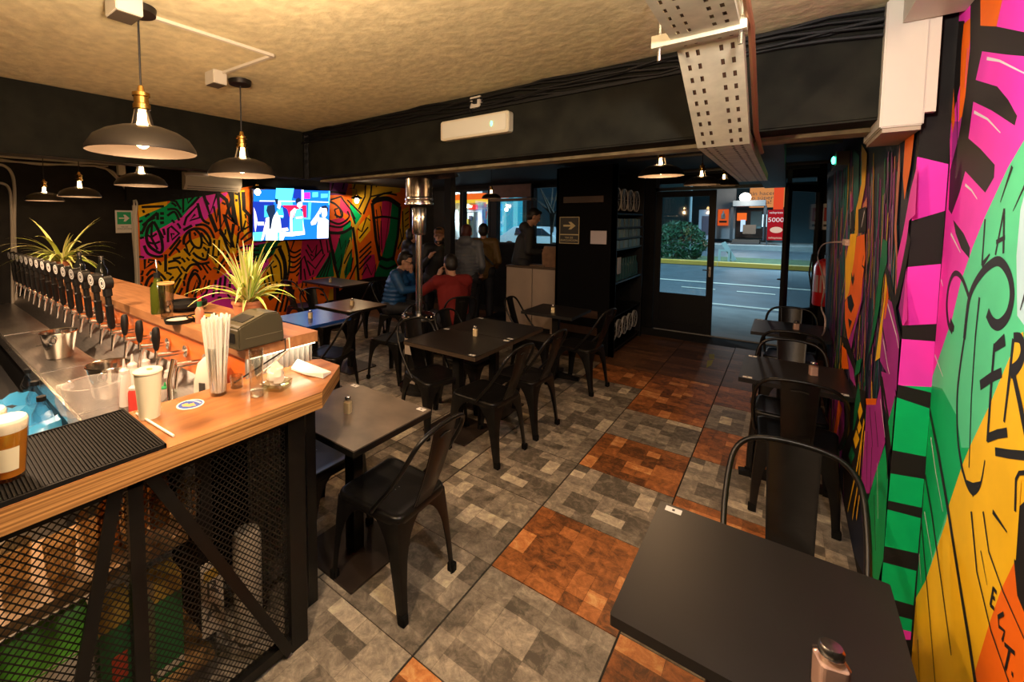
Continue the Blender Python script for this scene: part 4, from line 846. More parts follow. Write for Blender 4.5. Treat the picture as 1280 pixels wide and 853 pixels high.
bg = thing('ice_bag', 'white bag with a bright green top behind the bar mesh', 'bag', (-1.68, .235, .12))
MB().loft([rrect(.06, .06, -.10, .10, .04, 0), rrect(.07, .07, -.115, .115, .05, .14), rrect(.055, .055, -.11, .11, .04, .30)]).build('bag_body', BAGW, bg, True); MB().loft([rrect(.0565, .0565, -.112, .112, .04, .29), rrect(.04, .04, -.11, .11, .03, .37), rrect(.01, .01, -.10, .10, .008, .41)]).build('bag_top', BAGG, bg, True)
for (y, w, h, lab) in ((.405, .05, .36, 'green carton with a red square behind the bar mesh'), (.56, .045, .36, 'green and yellow carton beside the flat bar post')):
    b = thing('carton', lab, 'carton', (-1.68, y, .12)); MB().box(-.05, .05, -w, w, 0, h * .82).build('box', BOXG, b); MB().box(-.05, .05, -w, w, h * .82, h).build('lid', BOXY, b); MB().box(.05, .0515, -w * .4, w * .5, h * .3, h * .55).build('printed_square', BOXR, b) if y < .5 else MB().box(.05, .0515, -w, w, h * .05, h * .12).build('printed_band', BAGW, b)
ps = thing('paper_sign', 'white paper sign with black letters behind the bar mesh', 'sign', (-1.57, .685, .37)); MB().box(-.002, .002, -.04, .04, -.15, .13).build('sheet', BAGW, ps)
text('lettering', 'R\nA', (.003, 0, -.02), .085, INK, ps, (math.pi / 2, 0, math.pi / 2), .0003)
for (z, w, m_) in ((.08, .03, BOXY),): MB().box(.002, .003, -w, w, z - .02, z + .02).build('printed_patch', m_, ps)
tag(MB().lathe([(0, 0), (.054, 0), (.056, .05), (.056, .42), (.048, .445), (.012, .45), (0, .46)], 20, (-1.66, .87, .02)).build('paper_roll', mat('roll', (.55, .47, .35), .6), None, True), 'tall wrapped white paper roll standing behind the bar mesh', 'roll')
kg = thing('steel_keg', 'low steel keg at the foot of the bar mesh', 'keg', (-1.72, .62, 0)); MB().lathe([(0, .0), (.12, 0), (.13, .03), (.13, .07), (.12, .088), (0, .088)], 20).build('body', BRUSH, kg, True)

# bar mat with ribs
mt = MB(); mt.box(-1.817, -1.425, -.55, .50, ZS, ZS + .006)
tag(mt.build('bar_mat', RUBBER), 'black ribbed rubber bar mat on the counter', 'bar mat')
rb = MB(); MATO = bpy.data.objects['bar_mat']
for k in range(120):
    y = .49 - .0087 * k; rb.box(-1.805, -1.437, y - .0021, y + .0021, ZS + .006, ZS + .012)
rb.box(-1.817, -1.425, .494, .50, ZS + .006, ZS + .013).box(-1.431, -1.425, -.55, .50, ZS + .006, ZS + .013).box(-1.817, -1.811, -.55, .5, ZS + .006, ZS + .013)
tag(rb.build('ribs', RUBBER, MATO), None, None, None, 'stuff')
# pints
def pint(label, x, y):
    t = thing('beer_glass', label, 'beer glass', (x, y, ZS + .013), 0, 'pints of beer'); H = .155
    prof = [(.031, .004), (.033, .03), (.041, .11), (.0435, H)]
    MB().lathe([(0, .0), (.032, 0), (.0345, .03), (.0425, .11), (.045, H), (.0437, H)], 28).build('glass', GLASS, t, True)
    MB().lathe([(0, .010), (.0315, .010), (.033, .03), (.0395, .105), (.041, .128), (0, .128)], 28).build('beer', mat('beer', (.80, .32, .03), .05, emit=None, trans=.55, ior=1.1), t, True)
    MB().lathe([(0, .1285), (.0405, .1285), (.0432, .150), (.040, .160), (0, .163)], 28).build('foam', mat('foam', (.82, .72, .55), .8), t, True)
    s = MB(); nn = 10; a0 = math.radians(-70); a1 = math.radians(25); R_ = lambda z: .0352 + (.0425 - .0345) * z / .08 + .0006
    rows = [[Vector((R_(z) * math.cos(a0 + (a1 - a0) * i / nn), R_(z) * math.sin(a0 + (a1 - a0) * i / nn), z + .03)) for i in range(nn + 1)] for z in (.0, .03, .062)]
    s.loft(rows, False, False); s.build('paper_label', mat('label_cream', (.70, .62, .42), .6), t, True); return t
pint('full pint of amber beer at the left edge of the bar mat', -1.555, .165); pint('second pint of beer standing behind the first one', -1.66, .135)

# cup, straws, coaster, tumbler etc. on the slab
def onS(u, v): p = on('z', u, v, ZS); p.z = ZS; return p
p = onS(187, 521); h = hz(p, 463) - ZS
cu = thing('paper_cup', 'cream paper cup with a coffee-stained lid on the counter', 'cup', p); MB().lathe([(0, 0), (.032, 0), (.043, h * .96), (.046, h * .97), (.046, h), (.041, h)], 28).build('cup', mat('cup_cream', (.80, .74, .52), .5), cu, True)
MB().lathe([(.045, h), (.040, h + .004), (0, h + .004)], 28).build('lid', mat('lid_cream', (.80, .66, .46), .5), cu, True); MB().sphere((.004, .004, h + .004), (.014, .01, .002), 10, 5).build('stain', mat('coffee', (.50, .22, .06), .6), cu)
p0, p1 = onS(171, 519), onS(217, 547); tag(MB().tube([p0 + Vector((0, 0, .005)), p1 + Vector((0, 0, .005))], .0042, 8).build('straw', mat('straw', (.80, .76, .66), .5), None, True), 'single white straw lying by the bar mat', 'straw')
p = onS(238, 506); co = thing('coaster', 'round white coaster printed in blue and orange', 'coaster', p, .5)
MB().lathe([(0, 0), (.047, 0), (.047, .0018), (0, .0018)], 32).build('board', mat('coaster_white', (.78, .74, .66), .6), co)
CB_, CO = mat('print_blue', (.03, .08, .34), .6), mat('print_orange', (.75, .33, .10), .6)
d = MB(); d.use(CB_); d.lathe([(0, .0019), (.041, .0019)], 32); d.use(CO).add([Vector((x, y, .0023)) for x, y in ((-.028, -.012), (-.018, .006), (-.006, -.002), (.004, .014), (.016, .002), (.030, -.006), (.012, -.022), (-.014, -.024))], [tuple(range(8))])
d.use(mat('coaster_white', (1, 1, 1)));
for k in range(9): d.box(-.030 + .0072 * k, -.0265 + .0072 * k, .020 + .008 * math.sin(k * .8 / 2 + .4) - .004, .026 + .008 * math.sin(k * .4 + .4), .0020, .0024)
d.build('print', None, co)
p = onS(273, 493); h = hz(p, 395) - ZS
sg = thing('straw_glass', 'tall glass packed with white straws', 'glass', p); gh = hz(p, 433) - ZS
MB().lathe([(0, 0), (.029, 0), (.031, .01), (.040, gh), (.0385, gh), (.029, .012), (0, .012)], 24).build('glass', GLASS, sg, True)
rs = random.Random(5); mb_s = mat('straw', (1, 1, 1))
for k in range(60):
    a, r0 = rs.uniform(0, 6.28), .025 * math.sqrt(rs.random()); r1 = r0 * 2.0 + .002
    MB().tube([(r0 * math.cos(a), r0 * math.sin(a), .013), (r1 * math.cos(a), r1 * math.sin(a), h + rs.uniform(-.012, .006))], .0038, 6).build('straw', mb_s, sg, True)
p = onS(321, 495); h = hz(p, 436) - ZS
tg = thing('tall_tumbler', 'empty tall clear tumbler beside the glass ashtray', 'glass', p); MB().lathe([(0, 0), (.024, 0), (.026, .01), (.0275, h), (.026, h), (.0245, .03), (0, .026)], 24).build('glass', thin_glass('glass_bright', (.93, .93, .9), .16), tg, True)
MB().lathe([(0, .002), (.0235, .002), (.0242, .024), (0, .024)], 20).build('glass_foot', mat('glass_foot', (.75, .68, .55), .1, trans=.7), tg, True)
p = onS(296, 484); tag(MB().lathe([(0, 0), (.024, 0), (.026, .05), (.024, .05), (.022, .012), (0, .012)], 20, p).build('shot_glass', thin_glass('glass_bright'), None, True), 'short clear glass half behind the tall tumbler', 'glass')
p = onS(346, 485); ad = thing('ashtray', 'square clear glass ashtray with a crumpled tissue', 'ashtray', p, .5)
MB().loft([rrect(.045, .045, -.045, .045, .012, z) for z in (0,)] + [rrect(.05, .05, -.05, .05, .012, .028), rrect(.044, .044, -.044, .044, .01, .028), rrect(.038, .038, -.038, .038, .01, .010)]).build('dish', thin_glass('glass_greenish', (.85, .90, .78), .16), ad, True)
tm = MB(); tm.sphere((-.01, .01, .05), (.036, .032, .045), 14, 10); 
for i, v_ in enumerate(tm.v):
    q_ = Vector(v_); k_ = 1 + .35 * noise.noise(q_ * 60); tm.v[i] = tuple(Vector((-.01, .01, .03)) + (q_ - Vector((-.01, .01, .03))) * k_)
tm.build('tissue', mat('tissue', (.78, .66, .52), .7), ad, True)
q_ = [onS(364, 463), onS(372, 455), onS(388, 458), onS(414, 468), onS(404, 474), onS(380, 470)]
nv = MB(); n6 = len(q_); nv.add([a + Vector((0, 0, .002 + .004 * (i % 2))) for i, a in enumerate(q_)] + [a + Vector((0, 0, .012 + .012 * (i % 3 == 1))) for i, a in enumerate(q_)], [tuple(range(n6 - 1, -1, -1)), tuple(range(n6, 2 * n6))] + [(i, (i + 1) % n6, n6 + (i + 1) % n6, n6 + i) for i in range(n6)])
tag(nv.build('paper_napkin', mat('napkin', (.85, .80, .70), .6)), 'folded white paper napkin on the counter end', 'napkin')

# ---- tap bar
TX, TZ = -1.755, 1.20
tbar = thing('tap_bar', 'long wooden tap bar with orange front along the beer taps', 'bar counter', (-4.2, 1.1, 0))
o_ = (4.2, -1.1)
bx('plank_top', XL + .01, TX, .935, 1.31, 1.148, TZ, WOODT, tbar, o_); bx('tap_panel', XL + .01, TX - .05, .965, .985, .94, 1.148, WOODO, tbar, o_)
bx('body', XL + .01, TX - .06, .985, 1.29, .02, 1.148, BLACK, tbar, o_)
MB().add([Vector((x + 4.2, y - 1.1, z)) for x in (XL + .01, TX - .07) for y, z in ((.83, .80), (.965, .945), (.965, .80))], [(0, 1, 4, 3), (0, 2, 1), (3, 4, 5), (1, 2, 5, 4), (0, 3, 5, 2)]).build('steel_splash', BRUSH, tbar)
# corrugated end with light strip
mb = MB(); N = 60
vs = []
for k in range(N + 1):
    y = .95 + .35 * k / N; xx = TX - .035 + .008 * math.sin(k / N * 2 * math.pi * 12)
    vs += [Vector((xx + 4.2, y - 1.1, .05)), Vector((xx + 4.2, y - 1.1, 1.142))]
mb.add(vs, [(2 * k, 2 * k + 2, 2 * k + 3, 2 * k + 1) for k in range(N)]); mb.build('corrugated_end', mat('corrugated_steel', (.34, .33, .31), .4, .6), tbar, True)
bx('light_strip', TX - .018, TX - .008, .96, 1.30, 1.140, 1.147, emis('led_warm', (1, .80, .52), 4), tbar, o_)
lamp('strip_light', 'AREA', (TX - .012, 1.12, 1.138), .5, (1, .80, .55), .02).data.shape = 'RECTANGLE'
bpy.data.objects['strip_light'].data.size_y = .34
# steel work top below the taps
ww = thing('steel_worktop', 'stainless steel worktop under the beer taps', 'worktop', (-4, .68, 0))
bx('top', XL + .01, -1.86, .525, .83, .775, .80, BRUSH, ww, (4, -.68)); bx('front_lip', XL + .01, -1.86, .512, .527, .73, .803, STEEL, ww, (4, -.68)); bx('apron', XL + .01, -1.86, .53, .55, 0, .775, FRAME, ww, (4, -.68))
for x_ in (-4.9, -3.5, -2.6): bx('joint_strip', x_ - .006, x_ + .006, .53, .82, .80, .8025, STEEL, ww, (4, -.68))
# bartender side: dark undercounter unit with pale shelves
fr = thing('bottle_cooler', 'dark open bottle cooler at the left edge of the frame', 'cooler', (-4.2, .28, 0))
MB().box(-.9, .9, -.2, .2, 0, .62).build('body', FRAME, fr)
for z in (.64, .70): MB().box(-.9, .9, -.16 + (z - .64), -.13 + (z - .64), z, z + .012).build('rail', mat('pale_rail', (.55, .55, .55), .4), fr)
# ice bin with blue liner and bottles
ib = on('z', 66, 516, .60)
bn = thing('ice_bin', 'steel ice bin lined with blue plastic', 'ice bin', (ib.x, ib.y - .04, 0))
BLU = mat('blue_plastic', (.05, .32, .62), .35)
mb = MB(); mb.loft([[Vector((x, y, z)) for x, y in ((-.34, -.2), (.34, -.2), (.34, .2), (-.34, .2))] for z in (.0, .60)] + [[Vector((x, y, .60)) for x, y in ((-.31, -.17), (.31, -.17), (.31, .17), (-.31, .17))], [Vector((x, y, .44)) for x, y in ((-.29, -.15), (.29, -.15), (.29, .15), (-.29, .15))]]); mb.build('bin', BRUSH, bn)
lin = MB(); G = 14; vs = []
for j in range(G + 1):
    for i in range(G + 1): vs.append(Vector((-.40 + .80 * i / G, -.24 + .48 * j / G, .64 + .09 * noise.noise(Vector((i * .45, j * .45, 3.1))) - .10 * (max(abs(i / G - .5), abs(j / G - .5)) > .44))))
lin.add(vs, [(j * (G + 1) + i, j * (G + 1) + i + 1, (j + 1) * (G + 1) + i + 1, (j + 1) * (G + 1) + i) for j in range(G) for i in range(G)]); lin.build('blue_liner', BLU, bn, True)
for k, (u, v) in enumerate(((36, 472), (44, 488), (52, 508))):
    q_ = on('z', u, v, .74); q_.z = .62; b = thing('soda_bottle', ('clear plastic bottle with black cap at the back of the blue ice bin', 'clear plastic bottle with black cap in the middle of the blue ice bin', 'clear plastic bottle at the front of the blue ice bin')[k], 'bottle', q_, 0, 'bottles in the ice bin')
    MB().lathe([(0, 0), (.045, 0), (.045, .08), (.018, .14), (.018, .16)], 16).build('body', thin_glass('pet', (.9, .95, 1), .12), b, True); MB().lathe([(.021, .15), (.021, .175), (0, .176)], 14, cap=True).build('cap', BLACKP, b)
# buckets
def bucket(label, u, v, s=1):
    q_ = on('z', u, v, .802); q_.z = .802; t = thing('ice_bucket', label, 'ice bucket', q_, 0, 'steel ice buckets')
    MB().lathe([(0, 0), (.070 * s, 0), (.074 * s, .006), (.100 * s, .17 * s), (.106 * s, .172 * s), (.104 * s, .177 * s), (.098 * s, .174 * s), (.072 * s, .01), (0, .008)], 36).build('body', mat('bucket_steel', (.62, .58, .52), .16, 1.0), t, True)
    for a in (2.6, -.5):
        c, q = math.cos(a), math.sin(a); R_ = .097 * s
        r = MB(); r.tube([(c * (R_ + .012) + -q * .022 * math.cos(b_), q * (R_ + .012) + c * .022 * math.cos(b_), .135 * s + .022 * math.sin(b_)) for b_ in [i * math.pi / 6 for i in range(13)]], .003, 6).box(c * R_ - .008, c * R_ + .012, q * R_ - .008, q * R_ + .012, .125 * s, .150 * s); r.build('ring_handle', STEEL, t, True)
    return t
bucket('steel ice bucket farther from the viewer on the steel worktop', 75, 446, 1.02); bucket('steel ice bucket beside the squeeze bottles', 137, 494, .98)
tng = MB(); a0_, a1_ = on('z', 45, 433, .804), on('z', 62, 430, .812); tng.bar(a0_, a1_, .012, .004).bar(a0_ + Vector((0, .02, .002)), a1_, .012, .004); tag(tng.build('ice_tongs', STEEL), 'steel ice tongs lying by the farther bucket', 'tongs')
sp_ = MB(); a0_, a1_ = on('z', 88, 477, .806), on('z', 112, 470, .806); sp_.tube([a0_, a1_], .004).sphere(a0_, (.03, .018, .008), 10, 6); tag(sp_.build('bar_spoon', STEEL, None, True), 'steel bar spoon on the worktop', 'spoon')
# pitcher
q_ = on('z', 118, 532, .802); q_.z = .802; h = .205
pt = thing('plastic_jug', 'wide translucent plastic jug behind the bar mat', 'jug', q_, math.radians(35)); PLA = mat('clear_plastic', (.62, .60, .58), .3, alpha=.22)
MB().lathe([(0, .002), (.085, .002), (.092, .02), (.108, h - .01), (.113, h), (.107, h), (.098, h * .5), (.086, .01), (0, .01)], 32).build('body', PLA, pt, True)
MB().tube([(-.10, 0, h - .02), (-.165, 0, h - .03), (-.175, 0, h - .10), (-.15, 0, .05), (-.093, 0, .04)], [.014, .013, .012, .012, .014], 8).build('handle', PLA, pt, True)
MB().loft([[Vector((.100, -.03, h)), Vector((.100, .03, h)), Vector((.09, 0, h - .05))], [Vector((.135, -.008, h + .004)), Vector((.135, .008, h + .004)), Vector((.125, 0, h - .01))]]).build('spout', PLA, pt)
# squeeze bottles and nozzles on the worktop, and sauce bottles
WPL = mat('white_squeeze', (.78, .72, .68), .4, trans=.2)
def squeeze(label, u, v, vt, m, r=.027, cap=None):
    q_ = on('z', u, v, .802); q_.z = .802; H = hz(q_, vt) - .802; t = thing('squeeze_bottle', label, 'bottle', q_, 0, 'squeeze bottles')
    MB().lathe([(0, 0), (r, 0), (r, H * .62), (r * .75, H * .72), (0, H * .72)], 18).build('body', m, t, True)
    MB().lathe([(r * .85, H * .70), (r * .85, H * .76), (r * .3, H * .82), (r * .14, H), (0, H)], 16).build('nozzle', cap or WPL, t, True); return t
squeeze('white squeeze bottle right of the near bucket', 157, 507, 449, WPL); squeeze('white squeeze bottle behind the cream cup', 167, 495, 443, WPL); squeeze('red sauce squeeze bottle beside the cream cup', 169, 516, 474, mat('red_sauce', (.62, .05, .04), .4)); squeeze('white squeeze bottle by the orange panel', 183, 487, 440, WPL); squeeze('translucent squeeze bottle right of the cream cup', 213, 489, 455, WPL, .03); squeeze('translucent squeeze bottle beside the steel drain pipe', 226, 493, 467, WPL, .036)
squeeze('clear bottle with a green cap behind the coaster', 207, 502, 478, mat('clear_bottle', (.6, .55, .5), .3, alpha=.5), .024, mat('green_cap', (.03, .30, .10), .4))
# white dispenser
q_ = on('z', 262, 493, 1.0); dp = thing('dispenser', 'white plastic dispenser with a dark slot behind the straws', 'dispenser', (q_.x - .12, q_.y + .06, .80), math.radians(25))
mb = MB(); mb.loft([rrect(.062, .062, -.05, .05, .02, 0), rrect(.060, .060, -.048, .048, .02, .22), rrect(.045, .045, -.038, .038, .02, .30), rrect(.02, .02, -.02, .02, .01, .325)]); mb.build('body', mat('dispenser_white', (.72, .66, .56), .35), dp, True)
MB().rbox(-.02, .012, -.054, -.044, .05, .22, .005, 2).build('slot', mat('slot_dark', (.06, .055, .05), .4), dp)

# beer taps
HX = [-2.19 - .235 * k for k in range(19)]
def spout_mb(y0):
    m_ = MB(); m_.lathe([(0, 0), (.032, 0), (.032, .006), (.014, .008)], 16, M=Matrix.Translation((0, .96, 1.05)) @ Matrix.Rotation(math.pi / 2, 4, 'X'))
    m_.tube([(0, .955, 1.05), (0, .87, 1.055), (0, .82, 1.06)], [.012, .013, .016], 12).tube([(0, .835, 1.06), (0, .825, 1.03), (0, .815, .95)], [.015, .010, .007], 12).tube([(0, .82, 1.05), (0, .82, 1.085)], [.012, .008], 10); return m_
tall_root = None
FACE = mat('badge_white', (.80, .78, .74), .3); DOT = mat('badge_ink', (.05, .05, .05), .5)
for k, x_ in enumerate(HX):
    kind = 'none' if k == 0 else ('short' if k < 4 else 'tall')
    if x_ < XL + .1: break
    lab = {'none': 'chrome beer tap without a handle nearest the counter end'}.get(kind) or ('chrome beer tap with short black knob, number %s from the counter end' % ('two', 'three', 'four')[k - 1] if kind == 'short' else 'chrome beer tap with tall black handle, the %s one counting away from the short knobs' % ('first', 'second', 'third', 'fourth', 'fifth', 'sixth', 'seventh', 'eighth', 'ninth', 'tenth', 'eleventh', 'twelfth', 'thirteenth', 'fourteenth', 'fifteenth')[k - 4])
    if kind == 'tall' and tall_root: r_ = dup(tall_root, (x_, 0, 0), 0, lab); continue
    r_ = thing('beer_tap', lab, 'beer tap', (x_, 0, 0), 0, 'chrome beer taps')
    spout_mb(0).build('faucet', CHROME, r_, True)
    if kind == 'none':
        MB().tube([(0, .82, 1.06), (.03, .80, 1.10), (.0, .79, 1.0), (0, .79, .90)], .011, 10).build('drain_pipe', CHROME, r_, True)
        MB().lathe([(0, 0), (.030, 0), (.030, .01), (0, .01)], 18, M=Matrix.Translation((.09, .955, 1.09)) @ Matrix.Rotation(math.pi / 2, 4, 'X')).build('gauge', FACE, r_)
    elif kind == 'short':
        MB().lathe([(.008, 1.085), (.014, 1.10), (.020, 1.15), (.017, 1.195), (.010, 1.205), (0, 1.206)], 14, (0, .82, 0)).build('knob', BLACKP, r_, True)
    else:
        R_ = Matrix.Translation((0, .82, 1.085)) @ Matrix.Rotation(.16, 4, 'Z') @ Matrix.Rotation(math.radians(4), 4, 'X')
        hm = MB(); hm.loft([[R_ @ p_ for p_ in rrect(a, a, -b, b, .006, z, 2)] for a, b, z in ((.012, .010, 0), (.019, .016, .02), (.019, .017, .14), (.021, .018, .145), (.015, .014, .15), (.015, .014, .20), (.021, .02, .205), (.021, .02, .26))]); hm.build('handle', BLACKP, r_, True)
        Rb = R_ @ Matrix.Translation((0, 0, .285)) @ Matrix.Rotation(math.pi / 2, 4, 'X')
        bd = MB().lathe([(0, -.024), (.040, -.024), (.040, .022), (0, .022)], 24, M=Rb).build('badge', BLACKP, r_, True)
        fm = MB(); fm.use(FACE).lathe([(0, .0235), (.036, .0235)], 24, M=Rb); fm.use(DOT).lathe([(.022, .0245), (.027, .0245)], 24, M=Rb).lathe([(0, .0245), (.012, .0245)], 12, M=Rb); fm.build('badge_face', None, bd)
        cm = [mat('clip_green', (.30, .65, .10), .4), mat('clip_yellow', (.75, .45, .03), .4)][k % 2]
        MB().box(-.008, .008, .80, .806, 1.25, 1.29).build('clip', cm, r_)
        tall_root = r_

# things on the tap bar
def onT(u, v): q_ = on('z', u, v, TZ); q_.z = TZ; return q_
q_ = onT(198, 392); h = hz(q_, 341) - TZ; ob = thing('oil_bottle', 'dark green oil bottle with steel pourer on the tap bar', 'bottle', q_)
MB().lathe([(0, 0), (.036, 0), (.038, .01), (.038, h * .62), (.018, h * .78), (.016, h), (0, h)], 20).build('body', mat('green_glass', (.07, .09, .01), .08, trans=.35), ob, True); MB().lathe([(.017, h - .05), (.018, h), (0, h)], 14).build('neck_wrap', BLACKP, ob); MB().tube([(0, 0, h), (0, 0, h + .03), (-.012, 0, h + .075)], .0045, 8).build('pourer', STEEL, ob)
q_ = onT(209, 398); h = hz(q_, 354) - TZ; MB().lathe([(0, 0), (.030, 0), (.041, h), (.0395, h), (.029, .01), (0, .01)], 24, q_).build('salted_rim_glass', thin_glass('glass_bright'), None, True); tag(bpy.data.objects['salted_rim_glass'], 'tall glass with an orange salted rim in front of the oil bottle', 'glass')
MB().lathe([(.0385, h), (.041, h + .004), (.043, h), (.041, h - .006)], 24, q_).build('salted_rim', mat('rim_salt', (.70, .34, .12), .8), bpy.data.objects['salted_rim_glass'])
q_ = onT(232, 388); tr_ = thing('round_tray', 'round black tray raised on a foot on the tap bar', 'tray', q_); MB().lathe([(0, .028), (.115, .028), (.12, .034), (.12, .055), (.112, .055), (.112, .04), (0, .04)], 32).build('tray', BLACKP, tr_, True); MB().lathe([(0, 0), (.07, 0), (.07, .03), (0, .03)], 20).build('foot', BLACKP, tr_)
q_ = onT(224, 403); t2 = thing('salt_rimmer', 'small black tray of white salt at the front of the tap bar', 'tray', q_); MB().lathe([(0, 0), (.066, 0), (.072, .022), (.066, .022), (.064, .012), (0, .012)], 28).build('tray', BLACKP, t2, True); MB().lathe([(0, .014), (.062, .014)], 24).build('salt', mat('salt_pile', (.68, .55, .42), .9), t2)
q_ = onT(252, 399); t3 = thing('spice_rimmer', 'small black tray of orange spice beside the hot sauce', 'tray', q_); MB().lathe([(0, 0), (.07, 0), (.076, .022), (.07, .022), (.068, .012), (0, .012)], 28).build('tray', BLACKP, t3, True); MB().lathe([(0, .02), (.066, .016)], 24).build('spice', mat('spice', (.70, .26, .04), .9), t3)
q_ = onT(250, 404); h = hz(q_, 371) - TZ; hs = thing('hot_sauce_bottle', 'small hot sauce bottle with red cap and green neck band', 'bottle', q_); MB().lathe([(0, 0), (.022, 0), (.022, h * .5), (.012, h * .62), (0, h * .62)], 16).build('body', mat('sauce', (.50, .20, .12), .25), hs, True); MB().lathe([(.0115, h * .6), (.0115, h * .84), (0, h * .84)], 14).build('neck_band', mat('band_green', (.02, .13, .05), .4), hs); MB().lathe([(.010, h * .84), (.010, h), (0, h)], 14).build('cap', mat('cap_red', (.75, .03, .02), .35), hs)
# printer
c0 = onT(303, 439); pr = thing('receipt_printer', 'dark olive receipt printer with sloping lid on the tap bar', 'printer', (c0.x - .075, c0.y + .09, TZ + .001), math.radians(3))
PRM = mat('printer_olive', (.060, .052, .030), .42)
pr_prof = [(-.11, 0), (.11, 0), (.112, .02), (.105, .10), (.085, .135), (.02, .140), (-.105, .10), (-.112, .09)]
MB().prism([(y, z) for y, z in pr_prof], -.072, .072, Matrix(((0, 0, 1, 0), (1, 0, 0, 0), (0, 1, 0, 0), (0, 0, 0, 1)))).build('case', PRM, pr, bevel=.006)
MB().box(.0725, .0745, -.08, .10, .045, .047).build('seam', mat('seam', (.16, .14, .09), .4), pr); MB().box(-.045, .045, -.115, -.111, .03, .07).build('paper_slot', BLACKP, pr); MB().bar((0, -.02, .128), (0, -.075, .110), .09, .004, (0, 0, 1)).build('lid_grille', BLACKP, pr)
for m_, off in ((mat('cable_white', (.75, .66, .52), .5), 0), (BLACKP, -.02)):
    a = Vector((c0.x + .02, c0.y + .19 + off, TZ + .012)); b = onS(366, 452)
    MB().tube([a, a + Vector((.03, 0, .012)), a + Vector((.05, -.01, -.03)), Vector((TX + .02, a.y - .05 + off * 3, 1.10)), Vector((TX + .02, a.y - .12 + off * 4, ZS + .02))], .0035, 6).build('printer_cable', m_, pr).matrix_parent_inverse = Matrix.LocRotScale(pr.location, pr.rotation_euler, None).inverted()
# spider plants
LF = [mat('leaf_green', (.16, .30, .03), .4), mat('leaf_lime', (.48, .56, .10), .4), mat('leaf_cream', (.72, .68, .30), .4)]
def spider(label, p, s, n, seed, pot, e0=.55, e1=1.45):
    r = random.Random(seed); t = thing('spider_plant', label, 'plant', p)
    if pot: MB().lathe([(0, 0), (.055, 0), (.075, .11), (.08, .11), (.08, .125), (.07, .125), (.066, .11), (0, .105)], 22).build('pot', mat('terracotta', (.42, .17, .08), .6), t, True)
    z0 = .11
    for k in range(n):
        a = r.uniform(0, 6.28); L = s * r.uniform(.55, 1.15); el = r.uniform(e0, e1); w = s * r.uniform(.026, .044); c, q = math.cos(a), math.sin(a); pts = []; vx, vz = math.cos(el), math.sin(el); x_, z_ = .015, z0
        rows = []
        for i in range(9):
            u = i / 8; ww = w * (1 - u ** 2.2) * (.55 + .9 * u * (1 - u) * 2) + .0006
            side = Vector((-q, c, 0)); ctr = Vector((c * x_, q * x_, z_)); up = Vector((0, 0, ww * .5))
            rows.append([ctr - side * ww, ctr - side * ww * .38 - up * .4, ctr + side * ww * .38 - up * .4, ctr + side * ww])
            x_ += vx * L / 8; z_ += vz * L / 8; vz -= .17 * (1.2 if el < 1.1 else .8); nl = math.hypot(vx, vz); vx, vz = vx / nl, vz / nl
        mb = MB(); vs = [p_ for rw in rows for p_ in rw]
        for j, mm in ((0, LF[2] if k % 3 else LF[1]), (1, LF[k % 2]), (2, LF[2] if k % 3 else LF[1])):
            mb.use(mm); mb.add([v for rw in rows for v in (rw[j], rw[j + 1])], [(2 * i, 2 * i + 2, 2 * i + 3, 2 * i + 1) for i in range(8)])
        mb.build('leaf', None, t, True, sharp=180)
    return t
spider('striped spider plant in a terracotta pot behind the receipt printer', Vector((-2.16, 1.17, TZ)), .36, 70, 4, True)
pf = on('y', 48, 318, 1.05); spider('striped spider plant at the far end of the taps', Vector((-5.75, 1.10, TZ)), .52, 80, 9, True, .35, 1.2)
for u, lab in ((57, 'dark bottle with bright cap beside the far spider plant'), (77, 'dark bottle at the right of the far spider plant')):
    q_ = on('z', u, 343, TZ); q_ = Vector((q_.x * .78 if u < 60 else q_.x * .92, 1.12, TZ)); b = thing('dark_bottle', lab, 'bottle', q_, 0, 'bottles by the far plant'); MB().lathe([(0, 0), (.045, 0), (.045, .12), (.02, .17), (.018, .22), (0, .22)], 16).build('body', mat('dark_glass', (.01, .012, .01), .08), b, True); MB().lathe([(.02, .21), (.02, .24), (0, .24)], 12).build('cap', STEEL, b)
# ================================================================== WALL FITTINGS
CON = mat('conduit_grey', (.42, .38, .32), .45, .3)
def onL(u, v, off=.02): return on('x', u, v, XL + off)
def conduit(label, px, r=.013):
    tag(MB().tube([onL(u, v) for u, v in px], r, 8).build('conduit', CON, None, True), label, 'conduit', 'grey conduits on the left wall')
conduit('grey conduit running down the left edge of the mural', spline([(120, 208), (140, 214), (150, 226), (163, 244), (171, 254), (170, 275), (172, 320), (174, 362)]))
conduit('grey conduit just right of the exit arrow sign', spline([(100, 207), (128, 209), (145, 222), (158, 238), (167, 250), (166, 290), (169, 330), (170, 362)]))
conduit('tall curved conduit at the far left by the taps', spline([(-12, 206), (4, 207), (14, 216), (18, 236), (18, 290), (20, 345), (20, 400)]), .016)
conduit('lower curved conduit at the far left by the taps', spline([(-10, 228), (5, 230), (12, 238), (14, 258), (15, 300), (16, 400)]), .014)
conduit('upper horizontal conduit under the side beam', [(-20, 194), (60, 200), (130, 205), (170, 208)]); conduit('middle horizontal conduit under the side beam', [(-20, 200), (60, 205), (135, 208)], .010); conduit('sagging thin conduit under the side beam', spline([(0, 199), (50, 206), (90, 205), (128, 203)]), .008)
conduit('grey conduit sloping up beside the air conditioner', [(200, 224), (227, 211)], .016)
bxw = onL(158, 213, .05); t = thing('conduit_box', 'pale junction box where the conduits meet above the mural', 'junction box', bxw); MB().box(-.05, .05, -.10, .10, -.07, .07).build('box', WHITE, t, bevel=.006)
